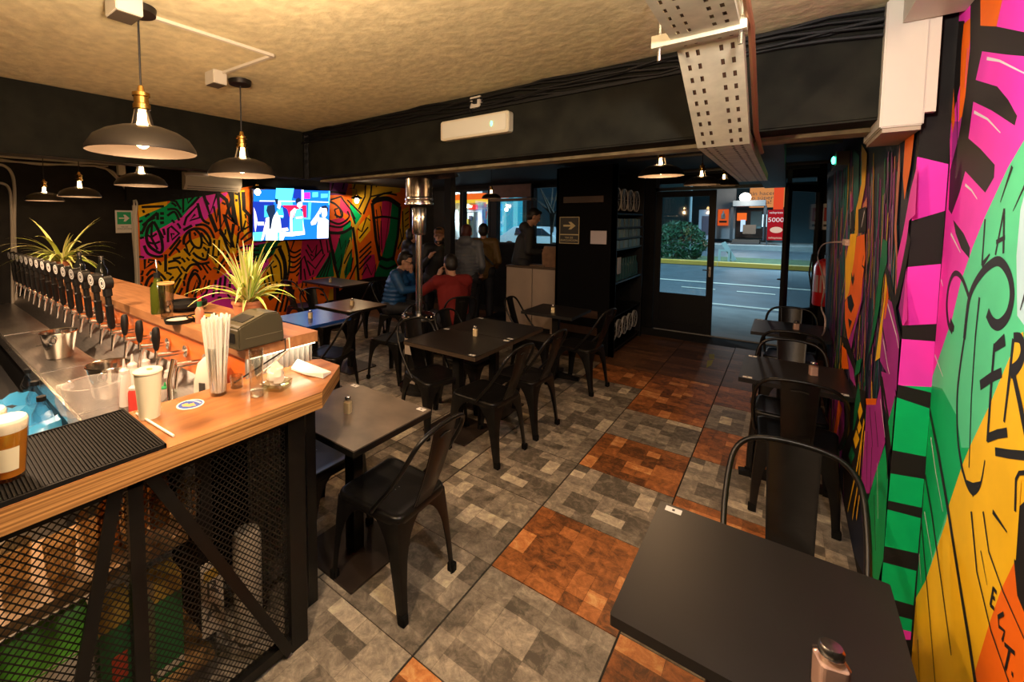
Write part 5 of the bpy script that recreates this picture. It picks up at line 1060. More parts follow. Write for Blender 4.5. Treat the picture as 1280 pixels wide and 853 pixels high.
# black boxing above the mural's left end
q0, q1 = onL(172, 252), onL(250, 237); tag(MB().loft([[Vector((XL + a, q0.y - .15, z)) for a, z in ((0, q0.z), (.10, q0.z), (.10, ZC), (0, ZC))], [Vector((XL + a, q1.y + .3, z)) for a, z in ((0, q1.z + .05), (.10, q1.z + .05), (.10, ZC), (0, ZC))]]).build('black_boxing', BLACK), 'black boxing above the left end of the mural', 'boxing')
# air conditioner
q_ = onL(265, 228, .12); ac = thing('air_conditioner', 'cream wall air conditioner above the mural', 'air conditioner', q_)
MB().loft([[Vector((x, y, z)) for x, z in ((-.1, -.13), (.02, -.13), (.10, -.04), (.11, .12), (-.1, .13))] for y in (-.42, .42)]).build('case', WHITE, ac); MB().box(.055, .066, -.38, .38, -.085, -.075).build('air_slot', mat('slot_dark', (.05, .05, .05)), ac)
MB().box(.03, .04, -.38, .38, -.115, -.105).build('air_slot', mat('slot_dark', (.05, .05, .05)), ac)
q_ = onL(246, 220, .3); tag(MB().lathe([(0, 0), (.15, .0), (.17, .03), (.12, .06), (0, .07)], 24, q_).build('round_cover', WHITE, None, True), 'round cream disc hanging beside the air conditioner', 'lamp cover')
# exit signs
def facing_x(k): return (math.pi / 2, 0, math.pi / 2)
a0, a1 = on('x', 143.5, 263, XL), on('x', 166.5, 291, XL); sy, sz = abs(a1.y - a0.y), abs(a0.z - a1.z)
es = thing('exit_sign', 'white exit sign with a green arrow panel on the black wall', 'sign', Vector((XL + .004, (a0.y + a1.y) / 2, (a0.z + a1.z) / 2)))
MB().box(-.003, .003, -sy / 2, sy / 2, -sz / 2, sz / 2).build('board', mat('sign_white', (.62, .60, .58), .4), es)
gz0, gz1 = -sz * .12, sz * .43; MB().box(.003, .004, -sy * .40, sy * .40, gz0, gz1).build('green_panel', mat('sign_green', (.0, .30, .12), .4), es)
gc = (gz0 + gz1) / 2; u_ = sy * .3; ar = [(-u_, .025 * sz), (0.1 * u_, .025 * sz), (-.15 * u_, .15 * sz), (.25 * u_, .15 * sz), (u_, 0), (.25 * u_, -.15 * sz), (-.15 * u_, -.15 * sz), (.1 * u_, -.025 * sz), (-u_, -.025 * sz)]
MB().prism([(y, z + gc) for y, z in ar], .004, .005, Matrix(((0, 0, 1, 0), (1, 0, 0, 0), (0, 1, 0, 0), (0, 0, 0, 1)))).build('arrow', mat('sign_white', (1, 1, 1)), es)
text('lettering', 'VIA DE\nEVACUACION', (.0035, 0, -sz * .28), sz * .085, INK, es, (math.pi / 2, 0, math.pi / 2))

# ---- patio heater
hb = Vector((-2.86, 3.40, 0)); ht = thing('patio_heater', 'black and chrome gas patio heater with a wide dish under the beam', 'patio heater', hb)
HB = mat('heater_black', (.011, .011, .012), .22, .3)
MB().lathe([(0, .0), (.20, 0), (.205, .05), (.17, .09), (.15, .11), (.15, .70), (.165, .74), (.17, .77), (.15, .79), (0, .80)], 32).build('cylinder_housing', HB, ht, True); MB().lathe([(.172, .745), (.18, .76), (.172, .775)], 40).build('chrome_rim', CHROME, ht, True)
for k in range(16):
    a = k * math.pi / 8; MB().sphere((.165 * math.cos(a), .165 * math.sin(a), .782), .012, 8, 6).build('rim_stud', CHROME, ht, True)
MB().tube([(0, 0, .79), (0, 0, 1.78)], .034, 16).build('pole', CHROME, ht, True)
MB().lathe([(.06, 1.60), (.07, 1.62), (.07, 1.86), (.06, 1.88)], 24, cap=True).build('burner_collar', CHROME, ht, True)
MB().lathe([(.12, 1.90), (.135, 1.92), (.135, 2.16), (.12, 2.18)], 28, cap=True).build('burner_screen', mat('burner', (.30, .25, .20), .25, 1.0, var=.4, scale=60), ht, True)
MB().lathe([(.135, 1.94), (.142, 1.95), (.142, 1.97), (.135, 1.98)], 28).lathe([(.135, 1.90), (.145, 1.905), (.145, 1.92), (.135, 1.925)], 28).build('burner_ring', CHROME, ht, True)
MB().lathe([(.0, 2.245), (.20, 2.235), (.40, 2.20), (.405, 2.195), (.40, 2.19), (.20, 2.222), (.0, 2.23)], 40).build('reflector_dish', mat('dish', (.40, .40, .42), .18, 1.0), ht, True)
dr = Vector((.067, -.984, 0)).normalized(); sd = Vector((.984, .067, 0)).normalized()
def plate(name, m, ox, z0, z1, w, r=.156):
    c = dr * r + sd * ox; MB().add([c - sd * w + Vector((0, 0, z0)), c + sd * w + Vector((0, 0, z0)), c + sd * w + Vector((0, 0, z1)), c - sd * w + Vector((0, 0, z1)), c - sd * w - dr * .004 + Vector((0, 0, z0)), c + sd * w - dr * .004 + Vector((0, 0, z0)), c + sd * w - dr * .004 + Vector((0, 0, z1)), c - sd * w - dr * .004 + Vector((0, 0, z1))], [(0, 1, 2, 3), (7, 6, 5, 4), (0, 3, 7, 4), (1, 5, 6, 2), (3, 2, 6, 7), (0, 4, 5, 1)]).build(name, m, ht)
plate('warning_label', mat('label_white', (.55, .48, .42), .6), .0, .40, .56, .065); plate('latch', mat('latch', (.35, .30, .25), .4), .0, .62, .70, .016); plate('base_label', mat('latch', (1, 1, 1)), .02, .11, .14, .04, .158)
plate('label_print', mat('label_red', (.55, .12, .08), .6), .0, .525, .55, .045, .1575)

# ---- pale counter, shelving unit, signs at the back
cp = thing('serving_counter', 'pale panelled serving counter where a man stands working', 'counter', (-2.95, 6.25, 0))
c0, c1 = on('y', 633, 340, 6.05).x + 2.95, on('y', 700, 340, 6.05).x + 2.95; zt = on('y', 660, 333, 6.05).z
MB().box(c0, c1, -.17, .20, 0, zt - .03).build('carcass', FRAME, cp); MB().box(c0 - .01, c1, -.2, .24, zt - .03, zt).build('counter_top', mat('counter_top', (.10, .07, .05), .4), cp)
PP = mat('pale_panel', (.42, .33, .26), .5, var=.06, scale=3); mid = c0 + (c1 - c0) * .5
for a, b in ((c0, mid - .005), (mid + .005, c1)): MB().box(a, b, -.195, -.17, .04, zt - .035).build('front_panel', PP, cp, bevel=.003)
q_ = on('y', 690, 327, 6.12); bgx = thing('paper_bag', 'brown paper bag on the pale serving counter', 'bag', (q_.x, 6.22, zt)); MB().loft([rrect(.16, .16, -.08, .08, .01, 0), rrect(.17, .17, -.085, .085, .012, .2), rrect(.15, .16, -.05, .06, .012, .30)]).build('body', mat('kraft', (.24, .13, .07), .7, var=.2, scale=12), bgx)
tag(MB().box(q_.x - .35, q_.x - .12, 6.12, 6.30, zt, zt + .02).build('serving_board', mat('board', (.16, .10, .06), .5)), 'small wooden board in front of the man at the counter', 'board')
# tall shelving unit
U0, U1, V0, V1 = -2.42, -1.64, 5.78, 7.18
su = thing('shelving_unit', 'tall black shelving unit with bottles and steel barrel ends beside the street door', 'shelf unit', ((U0 + U1) / 2, (V0 + V1) / 2, 0)); o_ = (-(U0 + U1) / 2, -(V0 + V1) / 2)
bx('end_panel', U0, U1, V0, V0 + .03, 0, 2.45, mat('matte_black', (.004, .004, .0045), .9, spec=.1), su, o_); bx('rear_panel', U0, U1, V1 - .03, V1, 0, 2.45, BLACKP, su, o_); bx('back_panel', U0, U0 + .03, V0, V1, 0, 2.45, BLACKP, su, o_); bx('front_post', U1 - .06, U1, V0, V0 + .05, 0, 2.45, FRAME, su, o_); bx('front_post', U1 - .06, U1, V1 - .05, V1, 0, 2.45, FRAME, su, o_)
for z in (.06, .50, .93, 1.36, 1.50, 1.64, 1.82): bx('shelf_board', U0 + .03, U1 - .01, V0 + .03, V1 - .03, z, z + .022, METALB, su, o_)
GLOS = mat('gloss_black', (.02, .015, .012), .25)
for z in (.30, .52): bx('bench_roll', U0 - .005, U1 - .2, V0 - .015, V0, z - .05, z + .05, mat('brown_leather', (.05, .025, .016), .35), su, o_)
bx('leather_strip', U0 + .1, U1 - .16, V0 - .012, V0, 1.98, 2.06, mat('brown_leather', (.1, .1, .1)), su, o_)
RG = mat('rim_steel', (.62, .60, .56), .5, .1)
def barrel(label, y, z, r, group):
    t = thing('keg', label, 'keg', (U1 - .05, y, z), 0, group); M = Matrix.Rotation(math.pi / 2, 4, 'Y')
    MB().lathe([(0, -.5), (r * .9, -.5), (r, -.45), (r, -.02), (r * .93, 0), (r * .8, -.01), (0, -.02)], 24, M=M).build('body', METALB, t, True); MB().lathe([(r * .92, .0), (r, .006), (r * 1.0, -.02), (r * .92, -.012)], 28, M=M).build('rim', RG, t, True)
    sp_ = MB()
    for k in range(8):
        a = k * math.pi / 4; sp_.bar((.0, 0, 0), (.0, r * .85 * math.cos(a), r * .9 * math.sin(a)), .003, .003)
    sp_.build('spoke', RG, t)
for k in range(5): barrel('steel rimmed keg at the bottom of the shelving unit, %s from the room side' % ORD[k], V0 + .17 + .26 * k, .29, .125, 'kegs at the bottom of the shelving')
for k in range(4): barrel('steel rimmed keg on the top shelf of the shelving unit, %s from the room side' % ORD[k], V0 + .20 + .31 * k, 2.02, .15, 'kegs on top of the shelving')
rs = random.Random(8)
for nz, z in (('lower', 1.382), ('middle', 1.522), ('upper', 1.662)):
    for k in range(6):
        y = V0 + .12 + .21 * k; t = tag(MB().rbox(-.16, 0, -.085, .085, 0, .10 + .01 * rs.random(), .008, 2).build('carton', mat('pack_%d' % rs.randint(0, 2), rs.choice([(.10, .16, .17), (.18, .26, .26), (.06, .10, .08), (.26, .34, .34)]), .3)), 'small glossy carton on the %s of the three carton shelves, %s from the room side' % (nz, ORD[k]), 'carton', 'cartons on the shelving unit'); t.location = (U1 - .02, y, z)
for k in range(10):
    y = V0 + .1 + .125 * k; tag(MB().lathe([(0, 0), (.035, 0), (.035, .16), (.014, .22), (.014, .28), (0, .28)], 12, (U1 - .07, y, .953)).build('bottle', mat('bottle_teal', (.03, .10, .11), .1), None, True), 'dark bottle on the waist-high shelf of the shelving unit, %s from the room side' % ORD[k], 'bottle', 'bottles on the shelving unit')
tag(MB().box(U1 - .004, U1 + .002, V0 + .10, V0 + .24, 1.06, 1.27).build('price_card', mat('card_pale', (.45, .45, .47), .5)), 'pale card fixed to the front of the shelving unit', 'card')
# evacuation sign and paper on the unit's end
es2 = thing('exit_sign', 'black exit sign with a yellowish arrow on the dark panel', 'sign', on('y', 711.5, 288, V0 - .006)); w_, h_ = .125, .17
YEL = mat('sign_cream', (.55, .46, .24), .5); MB().box(-w_ - .008, w_ + .008, 0, .004, -h_ - .008, h_ + .008).build('border', YEL, es2); MB().box(-w_, w_, -.002, 0, -h_ * .30, h_).build('arrow_panel', INK, es2); MB().box(-w_, w_, -.002, 0, -h_, -h_ * .38).build('text_panel', INK, es2)
az = h_ * .36; MB().prism([(x, z + az) for x, z in ((-.08, .012), (.02, .012), (-.01, .05), (.025, .05), (.085, 0), (.025, -.05), (-.01, -.05), (.02, -.012), (-.08, -.012))], 0, .002, Matrix(((1, 0, 0, 0), (0, 0, -1, -.002), (0, 1, 0, 0), (0, 0, 0, 1)))).build('arrow', YEL, es2)
text('lettering', 'VIA DE\nEVACUACION', (0, -.003, -h_ * .69), .036, YEL, es2)
tag(MB().box(-.10, .10, 0, .003, -.085, .085).build('notice_paper', mat('paper_grey', (.50, .46, .50), .6), None, False, 0, on('y', 748, 297, V0 - .004)), 'white notice paper pinned to the dark panel', 'paper')
# extinguisher and its sign on the front wall by the door
q_ = on('x', 1030, 353, .20); fe = thing('extinguisher_cabinet', 'red fire extinguisher with a pale instruction label by the door', 'fire extinguisher', on('y', 1031, 352, 7.3))
MB().lathe([(0, -.30), (.10, -.30), (.11, -.28), (.11, .18), (.08, .25), (.03, .28), (0, .28)], 24).build('cylinder', mat('red_paint', (.50, .012, .012), .3), fe, True); MB().lathe([(.1112, -.13), (.1112, .08)], 16).build('label', mat('label_pale', (.45, .30, .28), .5), fe, True)
MB().tube([(0, 0, .28), (0, 0, .36), (-.07, -.02, .38)], .014).tube([(.02, 0, .34), (-.13, -.04, .33), (-.15, -.06, .1), (-.12, -.06, -.1)], .01).build('valve_hose', BLACKP, fe, True)
sg = thing('extinguisher_sign', 'small white sign with a red pictogram by the door', 'sign', on('y', 1037.5, 271, YF - .01)); MB().box(-.09, .09, -.006, 0, -.17, .17).build('board', mat('sign_white', (1, 1, 1)), sg); MB().box(-.06, .06, -.009, -.006, -.06, .12).build('red_square', mat('sign_red', (.40, .02, .02), .5), sg); MB().box(-.06, .06, -.009, -.006, -.13, -.10).build('print', INK, sg); MB().box(-.02, .02, -.011, -.009, -.04, .07).build('pictogram', mat('sign_white', (1, 1, 1)), sg)
# cable loop on the mural
lp = [on('x', u, v, XR - .015) for u, v in spline([(1061, 303), (1048, 303), (1036, 307), (1030, 322), (1036, 340), (1040, 362), (1036, 385), (1042, 400), (1040, 418), (1032, 425)], 4)]
for i, p in enumerate(lp): p.x -= .05 * math.sin(min(1, i / 10) * 1.57)
tag(MB().tube(lp, .006, 6).build('white_cable', mat('cable_pink', (.55, .40, .36), .5), None, True), 'pale cable looping down the mural beside the far wall table', 'cable')
tag(MB().box(XR - .03, XR, on('x', 1062, 303, XR).y - .1, on('x', 1062, 303, XR).y + .1, on('x', 1062, 303, XR).z - .02, on('x', 1062, 303, XR).z + .02).build('cable_clip', mat('cable_pink', (1, 1, 1))), 'pale cable clip on the painted face mural', 'clip')
# green indicator lamp and dark pipes up by the right wall
t = thing('alarm_lamp', 'small emergency unit glowing green high on the right wall', 'alarm lamp', on('x', 1047, 202, XR - .05)); MB().box(-.02, .05, -.25, .25, -.05, .05).build('housing', mat('dim_white', (.12, .12, .11), .5), t); MB().sphere((-.03, -.1, 0), (.012, .03, .03), 8, 6).build('green_lamp', emis('green_led', (.05, 1, .45), 9), t)
for y, z, lab in ((4.2, 2.40, 'dark pipe across the back ceiling nearest the cross beam'), (5.3, 2.42, 'dark pipe across the middle of the back ceiling'), (6.8, 2.40, 'dark pipe across the back ceiling nearest the door')):
    tag(MB().tube([(-1.4, y, z), (XR, y - .1, z)], .02, 8).build('ceiling_pipe', mat('pipe_dark', (.06, .055, .05), .4), None, True), lab, 'pipe', 'ceiling pipes')
tag(MB().box(-.24, -.03, 2.75, 7.2, 2.16, 2.30).build('ceiling_duct', mat('duct_dim', (.03, .022, .016), .6)), 'dull metal duct carrying on behind the cable tray', 'duct')
# ================================================================== PEOPLE
DG = None
def fuse(parts, voxel, name, m, parent=None, extra=None):
    """one continuous skin out of overlapping limbs (tapered capsules, ellipsoids)"""
    mb = MB()
    for q in parts:
        if q[0] == 'cap':
            _, a, b, ra, rb = q; a, b = Vector(a), Vector(b); d = (b - a); L = d.length; dn = d.normalized() if L > 1e-6 else Vector((0, 0, 1))
            pts = [a - dn * ra * .98, a - dn * ra * .8, a - dn * ra * .4, a, a + d * .5, b, b + dn * rb * .4, b + dn * rb * .8, b + dn * rb * .98]; rs = [ra * .15, ra * .6, ra * .92, ra, (ra + rb) / 2, rb, rb * .92, rb * .6, rb * .15]
            mb.tube(pts, rs, 14)
        else:
            _, c, r, M = q; T_ = Matrix.Translation(Vector(c)); mb.sphere((0, 0, 0), r, 18, 14, T_ @ M if M else T_)
    o = mb.build('tmp', m); md = o.modifiers.new('r', 'REMESH'); md.mode = 'VOXEL'; md.voxel_size = voxel
    sm = o.modifiers.new('s', 'SMOOTH'); sm.iterations = 3; sm.factor = .5
    dg = bpy.context.evaluated_depsgraph_get(); me = bpy.data.meshes.new_from_object(o.evaluated_get(dg)); bpy.data.objects.remove(o)
    me.name = name; me.polygons.foreach_set('use_smooth', [True] * len(me.polygons))
    if not me.materials: me.materials.append(m)
    r = bpy.data.objects.new(name, me); COL.objects.link(r)
    if parent: r.parent = parent
    return r
SKIN = mat('skin', (.48, .26, .17), .5)
def person(label, loc, face, J, top, trousers, hair, hairlen=0, glasses=False, cap=None, beard=False, hood=False, quilt=False, tilt=0, turn=0):
    """J: joints in a frame whose +y is where the figure faces, +x its right... hip at (0,0,h)"""
    V = lambda k: Vector(J[k])
    head = V('head'); neck = V('neck'); R = Matrix.Translation(head) @ Matrix.Rotation(turn, 4, 'Z') @ Matrix.Rotation(tilt, 4, 'X')
    P = lambda x, y, z: R @ Vector((x, y, z)); R3 = R.to_3x3().to_4x4()
    body = [('ell', P(0, 0, .02), (.076, .094, .108), R3), ('ell', P(0, .018, -.055), (.058, .072, .062), R3), ('cap', P(0, .088, .012), P(0, .108, -.018), .010, .015), ('ell', P(0, .088, -.058), (.026, .014, .010), R3), ('ell', P(0, .075, -.095), (.026, .022, .02), R3), ('ell', P(0, .082, .035), (.05, .016, .012), R3), ('cap', neck, P(0, -.01, -.06), .056, .054)]
    for s in (-1, 1): body += [('ell', P(s * .077, -.005, .0), (.012, .022, .032), R3), ('ell', P(s * .032, .082, .015), (.014, .012, .009), R3)]
    def limb(a, b, c, r): return [('cap', V(a), V(b), r[0], r[1]), ('cap', V(b), V(c), r[1], r[2])]
    body += [('cap', V('hipL') * .5 + V('hipR') * .5, V('chest'), .12, .13), ('cap', V('shL'), V('shR'), .055, .055), ('cap', V('chest'), neck, .12, .06)]
    for s in 'LR':
        body += limb('sh' + s, 'el' + s, 'wr' + s, (.047, .038, .027)) + limb('hip' + s, 'kn' + s, 'an' + s, (.08, .055, .038)) + [('cap', V('an' + s) + Vector((0, -.03, -.04)), V('an' + s) + Vector((0, .15, -.055)), .036, .03)]
        w = V('wr' + s); d = (w - V('el' + s)).normalized(); h = Vector(J.get('hd' + s, d)).normalized(); sx = h.cross(Vector((0, .3, 1))).normalized()
        palm = w + h * .05; body.append(('cap', w, palm + h * .02, .026, .034))
        nrm = h.cross(sx)
        for f, (off, L) in enumerate(((-.028, .062), (-.010, .072), (.009, .068), (.027, .052))):
            a = palm + h * .035 + sx * off; b = a + h * L * .5; c = b + (h * .6 + nrm * .8).normalized() * L * .5; body += [('cap', a, b, .0095, .009), ('cap', b, c, .009, .008)]
        a = palm - h * .02 - sx * .03; b = a + (h * .6 - sx * .7).normalized() * .035; body += [('cap', a, b, .012, .010), ('cap', b, b + h * .028, .010, .009)]
    rt = fuse(body, .0085, 'person', SKIN); rt.location = loc; rt.rotation_euler = (0, 0, face); tag(rt, label, 'person')
    # clothes follow the body
    pv, ch = (V('hipL') + V('hipR')) / 2, V('chest')
    tp = [('cap', pv, ch, .155, .165), ('cap', V('shL'), V('shR'), .082, .082), ('cap', ch, neck * .7 + ch * .3, .15, .085), ('cap', pv + Vector((.06, 0, 0)), ch + Vector((.08, 0, 0)), .12, .12), ('cap', pv - Vector((.06, 0, 0)), ch - Vector((.08, 0, 0)), .12, .12)]
    for s in 'LR': tp += [('cap', V('sh' + s), V('el' + s), .072, .058), ('cap', V('el' + s), V('el' + s) * .12 + V('wr' + s) * .88, .058, .044)]
    if quilt:
        for k in range(7):
            u = k / 6; c = pv.lerp(ch, u * 1.05); tp.append(('ell', c, (.205, .18, .042), None))
    if hood: tp += [('ell', neck + Vector((0, -.06, -.0)), (.12, .085, .09), None)]
    fuse(tp, .014, 'jacket' if quilt or hood else 'jumper', top, rt)
    lp = [('cap', V('hipL'), V('hipR'), .125, .125)]
    for s in 'LR': lp += [('cap', V('hip' + s), V('kn' + s), .098, .072), ('cap', V('kn' + s), V('kn' + s) * .08 + V('an' + s) * .92, .072, .058)]
    fuse(lp, .016, 'trousers', trousers, rt)
    sh_ = []
    for s in 'LR': sh_.append(('cap', V('an' + s) + Vector((0, -.03, -.035)), V('an' + s) + Vector((0, .16, -.05)), .046, .038))
    fuse(sh_, .012, 'shoes', mat('shoe_dark', (.02, .02, .02), .5), rt)
    if cap: fuse([('ell', P(0, -.008, .065), (.088, .104, .075), R3), ('cap', P(-.04, .10, .055), P(.04, .10, .055), .014, .014), ('cap', P(-.04, .13, .05), P(.04, .13, .05), .010, .010)], .009, 'cap', cap, rt)
    hp = [('ell', P(0, -.022, .05), (.085, .095, .092), R3), ('ell', P(0, -.045, .0), (.080, .070, .085), R3), ('ell', P(0, .05, .105), (.06, .04, .026), R3)]
    if hairlen: hp += [('cap', P(0, -.06, 0), P(0, -.07, -hairlen), .07, .05)]
    fuse(hp, .010, 'hair', hair, rt)
    if beard: fuse([('ell', P(0, .035, -.085), (.062, .060, .042), R3), ('cap', P(-.065, .02, -.03), P(-.05, .04, -.08), .016, .02), ('cap', P(.065, .02, -.03), P(.05, .04, -.08), .016, .02)], .009, 'beard', hair, rt)
    e = MB()
    for s in (-1, 1): e.sphere((0, 0, 0), (.010, .006, .006), 8, 6, R @ Matrix.Translation((s * .032, .0925, .015)))
    e.build('eye', mat('eye_dark', (.02, .015, .012), .2), rt, True)
    if glasses:
        g = MB()
        for s in (-1, 1): g.tube([R @ Vector((s * .033 + .024 * math.cos(a), .102, .015 + .018 * math.sin(a))) for a in [i * math.pi / 6 for i in range(13)]], .003, 6).tube([P(s * .057, .10, .018), P(s * .08, .0, .02)], .003, 6)
        g.tube([P(-.01, .104, .02), P(.01, .104, .02)], .003, 6); g.build('glasses', BLACKP, rt, True)
    return rt
def sit(lean=.12, h=.47, elL=(-.25, .18, .80), wrL=(-.10, .34, .80), elR=(.25, .18, .80), wrR=(.10, .34, .80), head=(0, .16, 1.22), **k):
    j = dict(hipL=(-.10, 0, h + .06), hipR=(.10, 0, h + .06), chest=(0, lean * .7, h + .40), neck=(0, lean, h + .58), shL=(-.19, lean * .9, h + .53), shR=(.19, lean * .9, h + .53), knL=(-.13, .42, h + .06), knR=(.13, .42, h + .06), anL=(-.13, .40, .09), anR=(.13, .40, .09), elL=elL, wrL=wrL, elR=elR, wrR=wrR, head=head); j.update(k); return j
def stand(lean=.05, s=1.0, elL=(-.27, .02, 1.10), wrL=(-.22, .20, .98), elR=(.27, .02, 1.10), wrR=(.22, .20, .98), head=(0, .09, 1.63), **k):
    j = dict(hipL=(-.10, 0, .92), hipR=(.10, 0, .92), chest=(0, lean * .7, 1.25), neck=(0, lean, 1.48), shL=(-.19, lean * .9, 1.42), shR=(.19, lean * .9, 1.42), knL=(-.11, .02, .50), knR=(.11, .02, .50), anL=(-.12, -.02, .09), anR=(.12, -.02, .09), elL=elL, wrL=wrL, elR=elR, wrR=wrR, head=head); j.update(k)
    return {a: tuple(x * s for x in b) for a, b in j.items()}
HD = mat('hair_dark', (.012, .009, .007), .5); HR = mat('hair_auburn', (.06, .012, .010), .5); TRK = mat('trouser_dark', (.014, .015, .02), .7)
PB = mat('puffer_blue', (.012, .075, .22), .45, var=.3, scale=7, stretch=(.3, .3, 3)); RED = mat('jumper_red', (.17, .008, .007), .85); DKJ = mat('jacket_dark', (.012, .012, .013), .6); GRY = mat('puffer_grey', (.10, .11, .13), .5); OLV = mat('jacket_olive', (.15, .085, .02), .6); HOO = mat('hoodie_dark', (.022, .021, .019), .7)
def xy(u, dep): p = at(u, 300, dep); return p.x, p.y
x, y = xy(498, 6.1)
person('man in a blue puffer jacket and glasses sitting with hand to his mouth', (x - .12, y, 0), -1.15, sit(elL=(-.22, .24, .80), wrL=(-.03, .27, 1.03), hdL=(.1, .05, 1), elR=(.25, .24, .80), wrR=(.12, .42, .82), head=(0, .19, 1.17)), PB, TRK, HD, glasses=True, quilt=True, tilt=-.3)
dup(ch0, (x - .12 + .05 * math.sin(1.15), y + .05 * math.cos(1.15), 0), -1.15, 'black metal chair under the man in the blue puffer jacket', 'black metal chairs')
x, y = xy(570, 5.35)
person('man in a red jumper seen from behind with elbow on the table', (x + .02, y - .05, 0), .98, sit(lean=.1, elL=(-.34, .30, .84), wrL=(-.10, .32, 1.04), hdL=(.4, -.1, .9), elR=(.26, .26, .80), wrR=(.06, .34, 1.0), hdR=(-.3, 0, 1), head=(0, .16, 1.19)), RED, TRK, HD, tilt=-.2)
dup(ch0, (x + .02 - .05 * math.sin(.98), y - .05 + .05 * math.cos(.98), 0), .98, 'black metal chair under the man in the red jumper', 'black metal chairs')
x, y = xy(545, 6.9)
p3 = person('bearded man in cap and dark printed jumper standing behind the seated men', (x, y, 0), -2.2, stand(lean=.12, s=.93, head=(0, .2, 1.62), wrR=(.20, .30, 1.28), elR=(.30, .16, 1.10)), DKJ, TRK, HD, glasses=True, cap=mat('cap_tan', (.22, .10, .04), .7), beard=True, turn=-.5)
text('lettering', 'KCIS', (0, .19, 1.12), .10, mat('print_pale', (.40, .38, .35), .7), p3, (math.pi / 2, 0, math.pi))
x, y = xy(510, 7.4); person('dark-haired person with back turned beside the mural end', (x, y, 0), -.4, stand(s=.91), DKJ, TRK, HD, hood=True)
x, y = xy(581, 6.6); person('person with auburn hair in a grey quilted jacket seen from behind', (x, y, 0), .35, stand(s=.97, lean=.1, head=(0, .12, 1.60)), GRY, TRK, HR, hood=True, quilt=True, hairlen=.05)
x, y = xy(604, 7.35); p6 = person('person in an olive jacket with a strap seen from behind by the window', (x, y, 0), .55, stand(s=.97, lean=.1, head=(0, .12, 1.61)), OLV, TRK, HD)
MB().bar((-.17, -.13, 1.36), (.17, -.15, 1.02), .03, .006, (0, 1, 0)).build('shoulder_strap', BLACKP, p6)
x, y = xy(652, 6.9); st(MB().box(x - .6, x + .6, y - .28, y + .45, 0, .16).build('trim_4', FRAME), 'low dark step behind the serving counter')
person('standing man in a dark hoodie looking down at the serving counter', (x, y, .16), -.95, stand(lean=.1, head=(0, .18, 1.64), elL=(-.26, .06, 1.12), wrL=(-.16, .30, 1.10), elR=(.26, .06, 1.12), wrR=(.16, .30, 1.10)), HOO, TRK, HD, hood=True, tilt=-.45)

# ================================================================== THE STREET
ASPH = mat('asphalt', (.055, .075, .085), .55, var=.25, scale=2, detail=10); PAVE = mat('pavement', (.26, .26, .24), .7, var=.15, scale=3)
st(MB().box(-60, 30, YF + .12, 90, -.30, -.02).build('street', ASPH), 'dark asphalt street outside the door')
st(MB().box(-60, 30, YF + .12, 10.6, -.25, .0).build('pavement', PAVE), 'pale pavement outside the door')
LINE = mat('road_paint', (.55, .52, .42), .6)
st(MB().box(-40, 20, 10.95, 11.15, -.02, -.012).build('road_line_near', LINE), 'solid line near the pavement'); st(MB().box(-40, 20, 14.7, 14.9, -.02, -.012).build('road_line_far', LINE), 'far solid road line')
for k, x in enumerate((-2.1, -.9, -4.6)): st(MB().box(x, x + .75, 13.3, 13.45, -.02, -.012).build('lane_dash', LINE), 'short dash of road paint between the two lines')
KY = mat('kerb_yellow', (.60, .34, .05), .6); ke = MB().box(-60, 30, 20.3, 20.7, -.02, .14).build('kerb', mat('kerb_stone', (.4, .38, .3), .7)); st(ke, 'yellow painted kerb of the median')
for k in range(10):
    MB().box(-14 + 2 * k, -12.02 + 2 * k, 20.28, 20.72, .0, .15).build('kerb_stone', KY, ke)
st(MB().box(-60, 30, 20.7, 24.2, -.02, .10).build('median_grass', mat('turf', (.07, .10, .03), .9, var=.4, scale=6)), 'grassy median strip')
st(MB().box(-60, 30, 33, 90, -.02, .25).build('far_pavement', PAVE), 'far pavement in front of the shops')
def gp(u, dep, z=0): p = at(u, 300, dep); return Vector((p.x, p.y, z))
# bush on the median
bc = on('y', 848, 305, 22.2); bs = thing('bush', 'dark green bush on the median outside the door pane', 'bush', (bc.x, 22.2, .08)); rs = random.Random(2)
BU = [mat('bush_dark', (.02, .075, .035), .6), mat('bush_mid', (.035, .11, .05), .6)]; mb = MB()
for k in range(1500):
    a, e, r_ = rs.uniform(0, 6.28), math.asin(rs.uniform(-.75, 1)), rs.uniform(.6, 1) ** .5; c = Vector((1.05 * r_ * math.cos(a) * math.cos(e), .8 * r_ * math.sin(a) * math.cos(e), .72 + .95 * r_ * math.sin(e))); mb.use(BU[k % 2]); d = Vector((rs.uniform(-1, 1), rs.uniform(-1, 1), rs.uniform(-.4, 1))).normalized() * .12; s_ = d.cross(Vector((rs.uniform(-1, 1), 1, .2))).normalized() * .035
    mb.add([c - d, c + s_, c + d, c - s_], [(0, 1, 2, 3)])
tag(mb.build('foliage', None, bs), None, None, None, 'stuff')
tk_ = MB()
for k in range(6): tk_.tube([(0, 0, 0), (.25 * math.cos(k), .2 * math.sin(k), .5), (.6 * math.cos(k), .5 * math.sin(k), 1.2)], [.05, .04, .02], 6)
tk_.build('stem', mat('bark', (.06, .04, .025), .8), bs)
